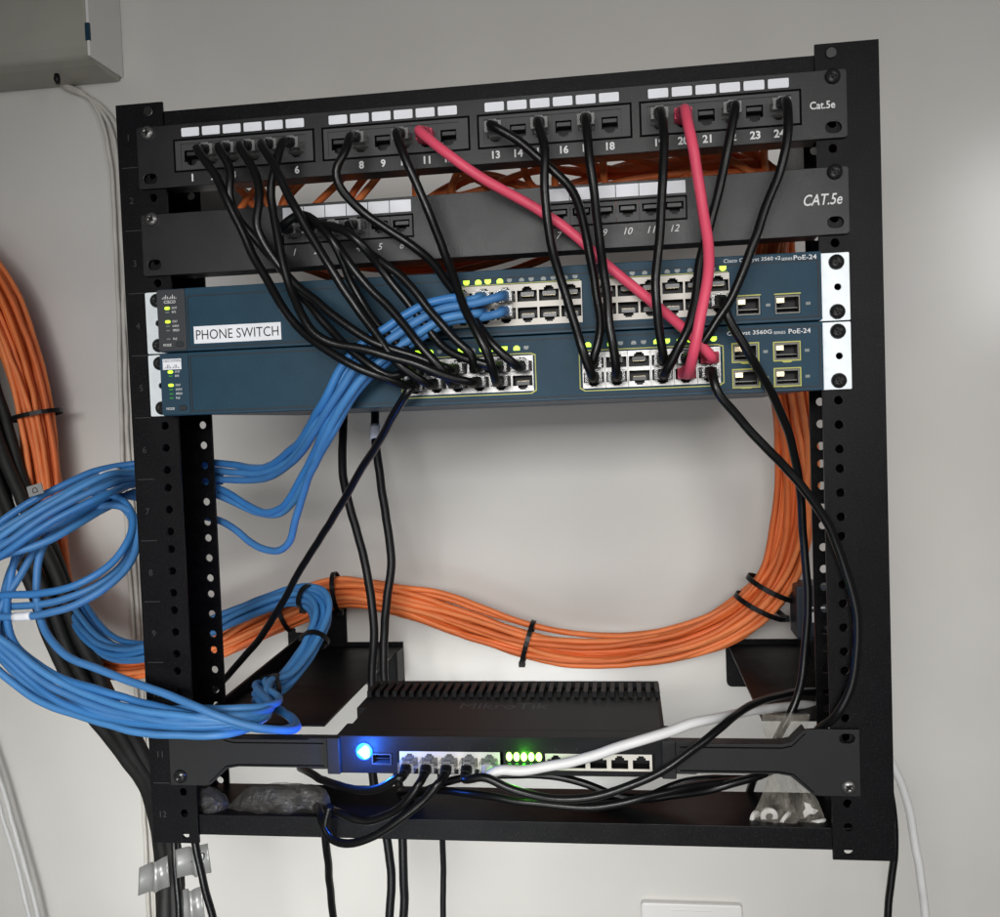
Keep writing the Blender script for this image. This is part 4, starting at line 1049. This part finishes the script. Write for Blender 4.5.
loose('patch_cable', 'black cable wrapped by the upper flag below the left post', 'cable', pxs([(172, 800, 60), (174, 840, 55), (176, 880, 54), (180, 930, 54), (184, 985, 54)]), 2.9, M['cblack'], 'black cables below the left post')

# small power adapter behind the right post
c = at(806, 611, 200)
ad = thing('power_adapter', 'small dark adapter with white lettering, half hidden behind the right post', 'adapter', tuple(c))
b = MB(); b.box(c.x - 8, c.x + 30, c.y, c.y + 34, c.z - 25, c.z + 22); b.build('adapter_body', mat('adapter_dark', (0.02, 0.03, 0.045), 0.4), ad, bevel=2)
b = MB(); b.text('m', c.x + 5, c.x + 15, c.z - 10, c.z - 1, c.y - 0.1, bold=0.1); b.box(c.x + 3, c.x + 16, c.y - 0.2, c.y + .05, c.z + 2, c.z + 3.5); b.build('lettering', M['print'], ad)

# bags on the bottom crossbar
def bag(name, label, rows, y0, bulge, m, seed, n=14, group=None):
    """crumpled plastic bag: rows are (z, x left, x right), front and back sheets welded at the rim"""
    r = random.Random(seed)
    o0 = Vector((rows[0][1], y0, rows[0][0]))
    k = len(rows)
    rows2 = []
    for i in range(k - 1):
        for s_ in (0, 0.5): rows2.append(tuple(a + (c - a) * s_ for a, c in zip(rows[i], rows[i + 1])))
    rows2.append(rows[-1]); k = len(rows2)
    vs = []
    for side in (-1, 1):
        for i, (z, a, c) in enumerate(rows2):
            for j in range(n + 1):
                u = j / n; e = math.sin(PI * u) ** 0.6 * math.sin(PI * min(max((i + 0.35) / (k - 0.3), 0), 1)) ** 0.5
                jit = r.uniform(-1, 1)
                vs.append((a + (c - a) * u + r.uniform(-1, 1) * 1.1 * e, y0 + side * (bulge * e + jit * bulge * (0.55 if m is M['clear'] else 0.3) * e) + side * 0.15, z + r.uniform(-1, 1) * 1.1 * e))
    f = []; st = (n + 1) * k
    for i in range(k - 1):
        for j in range(n):
            a = i * (n + 1) + j
            f.append((a, a + 1, a + n + 2, a + n + 1)); f.append((st + a + n + 1, st + a + n + 2, st + a + 1, st + a))
    b = MB(); b.add(vs, f, m is not M['clear'])
    o = b.build(name, m, origin=o0); return tag(o, label, 'bag', group)
def rowpx(lst, Y):
    out_ = []
    for y, xa, xb in lst:
        a, c = at(xa, y, Y), at(xb, y, Y); out_.append(((a.z + c.z) / 2, a.x, c.x))
    return out_
bag('plastic_bag', 'clear plastic bag holding washers at the right end of the bottom crossbar', rowpx([(826, 753, 826), (815, 753, 824), (800, 760, 818), (785, 766, 808), (768, 770, 798), (748, 768, 803), (730, 763, 808), (714, 762, 810)], 14), 14, 7, M['clear'], 3)
bag('plastic_bag', 'longer dusty grey plastic bag lying on the left part of the bottom crossbar', rowpx([(815, 226, 326), (808, 228, 331), (797, 238, 330), (789, 246, 326), (785, 254, 318)], 16), 16, 10, M['dusty'], 5)
bag('plastic_bag', 'smaller grey plastic bag tucked beside the left post on the crossbar', rowpx([(819, 198, 222), (812, 196, 228), (804, 195, 230), (796, 195, 224), (787, 198, 210)], 16), 16, 9, M['dusty'], 8)
def washer(label, px, py, Y, R, r, rx, rz):
    n = 20; vs = []; fs = []
    for ring in ((R, -1.2), (R, 1.2), (r, 1.2), (r, -1.2)):
        for i in range(n):
            w = 2 * PI * i / n; vs.append(Vector((ring[0] * math.cos(w), ring[1], ring[0] * math.sin(w))))
    for e in range(4):
        for i in range(n):
            a, c = e * n, ((e + 1) % 4) * n; fs.append((a + i, a + (i + 1) % n, c + (i + 1) % n, c + i))
    mt = Matrix.Rotation(rz, 3, 'Z') @ Matrix.Rotation(rx, 3, 'X')
    p_ = at(px, py, Y)
    b = MB(); b.add([mt @ v + p_ for v in vs], fs)
    o = b.build('washer', M['nylon'], bevel=0.35, origin=p_); tag(o, label, 'washer', 'pale washers in the clear bag')
washer('pale washer facing the camera in the clear bag, its hole plain to see', 769, 816, 16, 6.0, 2.5, 0.1, 0.1)
washer('pale washer leaning at the left corner of the clear bag', 755, 818, 17, 5.2, 1.6, 0.1, 0.9)
washer('pale washer tilted low in the clear bag, right of the open one', 785, 819, 16, 6.0, 2.2, 0.5, 1.0)
washer('pale washer lying flattest at the right corner of the clear bag', 817, 822, 17, 6.4, 1.4, 1.05, 0.4)
b = MB(); c = at(809, 810, 17)
star = []
for i in range(9):
    w = 2 * PI * i / 9; r_ = (6.4, 2.6, 4.4)[i % 3]; star.append((c.x + r_ * math.cos(w), c.z + r_ * math.sin(w)))
b.prism(star, c.y - 0.6, c.y + 0.6); o = b.build('plastic_clip', M['nylon'], bevel=0.3, origin=c); tag(o, 'pale jagged plastic clip in the clear bag above the flat washer', 'clip')

# ------------------------------------------------------------------ light
w = bpy.data.worlds.new('World'); scene.world = w; w.use_nodes = True
w.node_tree.nodes['Background'].inputs['Color'].default_value = (1.0, 0.97, 0.93, 1)
w.node_tree.nodes['Background'].inputs['Strength'].default_value = 0.13
def area(name, loc, target, sx, sy, power, col):
    l = bpy.data.lights.new(name, 'AREA'); l.shape = 'RECTANGLE'; l.size = sx * S; l.size_y = sy * S; l.energy = power; l.color = col
    o = bpy.data.objects.new(name, l); COL.objects.link(o); o.location = Vector(loc) * S
    o.rotation_euler = (Vector(target) - Vector(loc)).to_track_quat('-Z', 'Y').to_euler()
    return o
WORLD_K = 0.06
LAMPS = [  # name, place, aim, width, height, watts, colour, spread in degrees
    ('room_lamp', (180, -1400, 700), (0, 300, -100), 800, 600, 1.1, (1.0, 0.985, 0.96), 100),
    ('front_fill', (-60, -1400, 500), (0, 300, 0), 800, 240, 1.9, (1.0, 0.995, 0.98), 62),  # fill light added to brighten the middle of the wall
    ('left_lamp', (-330, -1150, -200), (-150, 300, 0), 900, 700, 1.25, (0.98, 1.0, 0.985), 140),
    ('low_left_fill', (-160, -800, -380), (-290, 300, -130), 420, 300, 0.52, (0.97, 1.0, 0.99), 46),  # unseen light added to brighten the wall at lower left
    ('side_lamp', (1130, -1200, 690), (300, 300, 250), 380, 420, 3.9, (1.0, 0.99, 0.98), 180),
    ('low_lamp', (100, -1050, -300), (20, 300, -60), 700, 500, 0.5, (0.98, 1.0, 0.98), 100),
]
w.node_tree.nodes['Background'].inputs['Strength'].default_value = WORLD_K
for nm, loc, aim, lx, ly, pw, cl, spr in LAMPS:
    area(nm, loc, aim, lx, ly, pw, cl).data.spread = math.radians(spr)
def glow(name, loc, col, power):
    l = bpy.data.lights.new(name, 'POINT'); l.energy = power; l.color = col; l.shadow_soft_size = 0.002
    o = bpy.data.objects.new(name, l); COL.objects.link(o); o.location = Vector(loc) * S
glow('blue_glow', (-94.5, -13, 71), (0.02, 0.16, 1.0), 0.26)
glow('green_glow', (18.2, -7, 68), (0.1, 1.0, 0.03), 0.016)
for o in scene.objects:
    if '_o' in o: del o['_o']

# ------------------------------------------------------------------ output
vs_ = scene.view_settings
vs_.view_transform = 'Standard'; vs_.look = 'None'; vs_.exposure = 0.1; vs_.gamma = 1.0
scene.render.resolution_x = 1024; scene.render.resolution_y = 939
scene.render.engine = 'CYCLES'
scene.cycles.max_bounces = 6
scene.cycles.transparent_max_bounces = 16
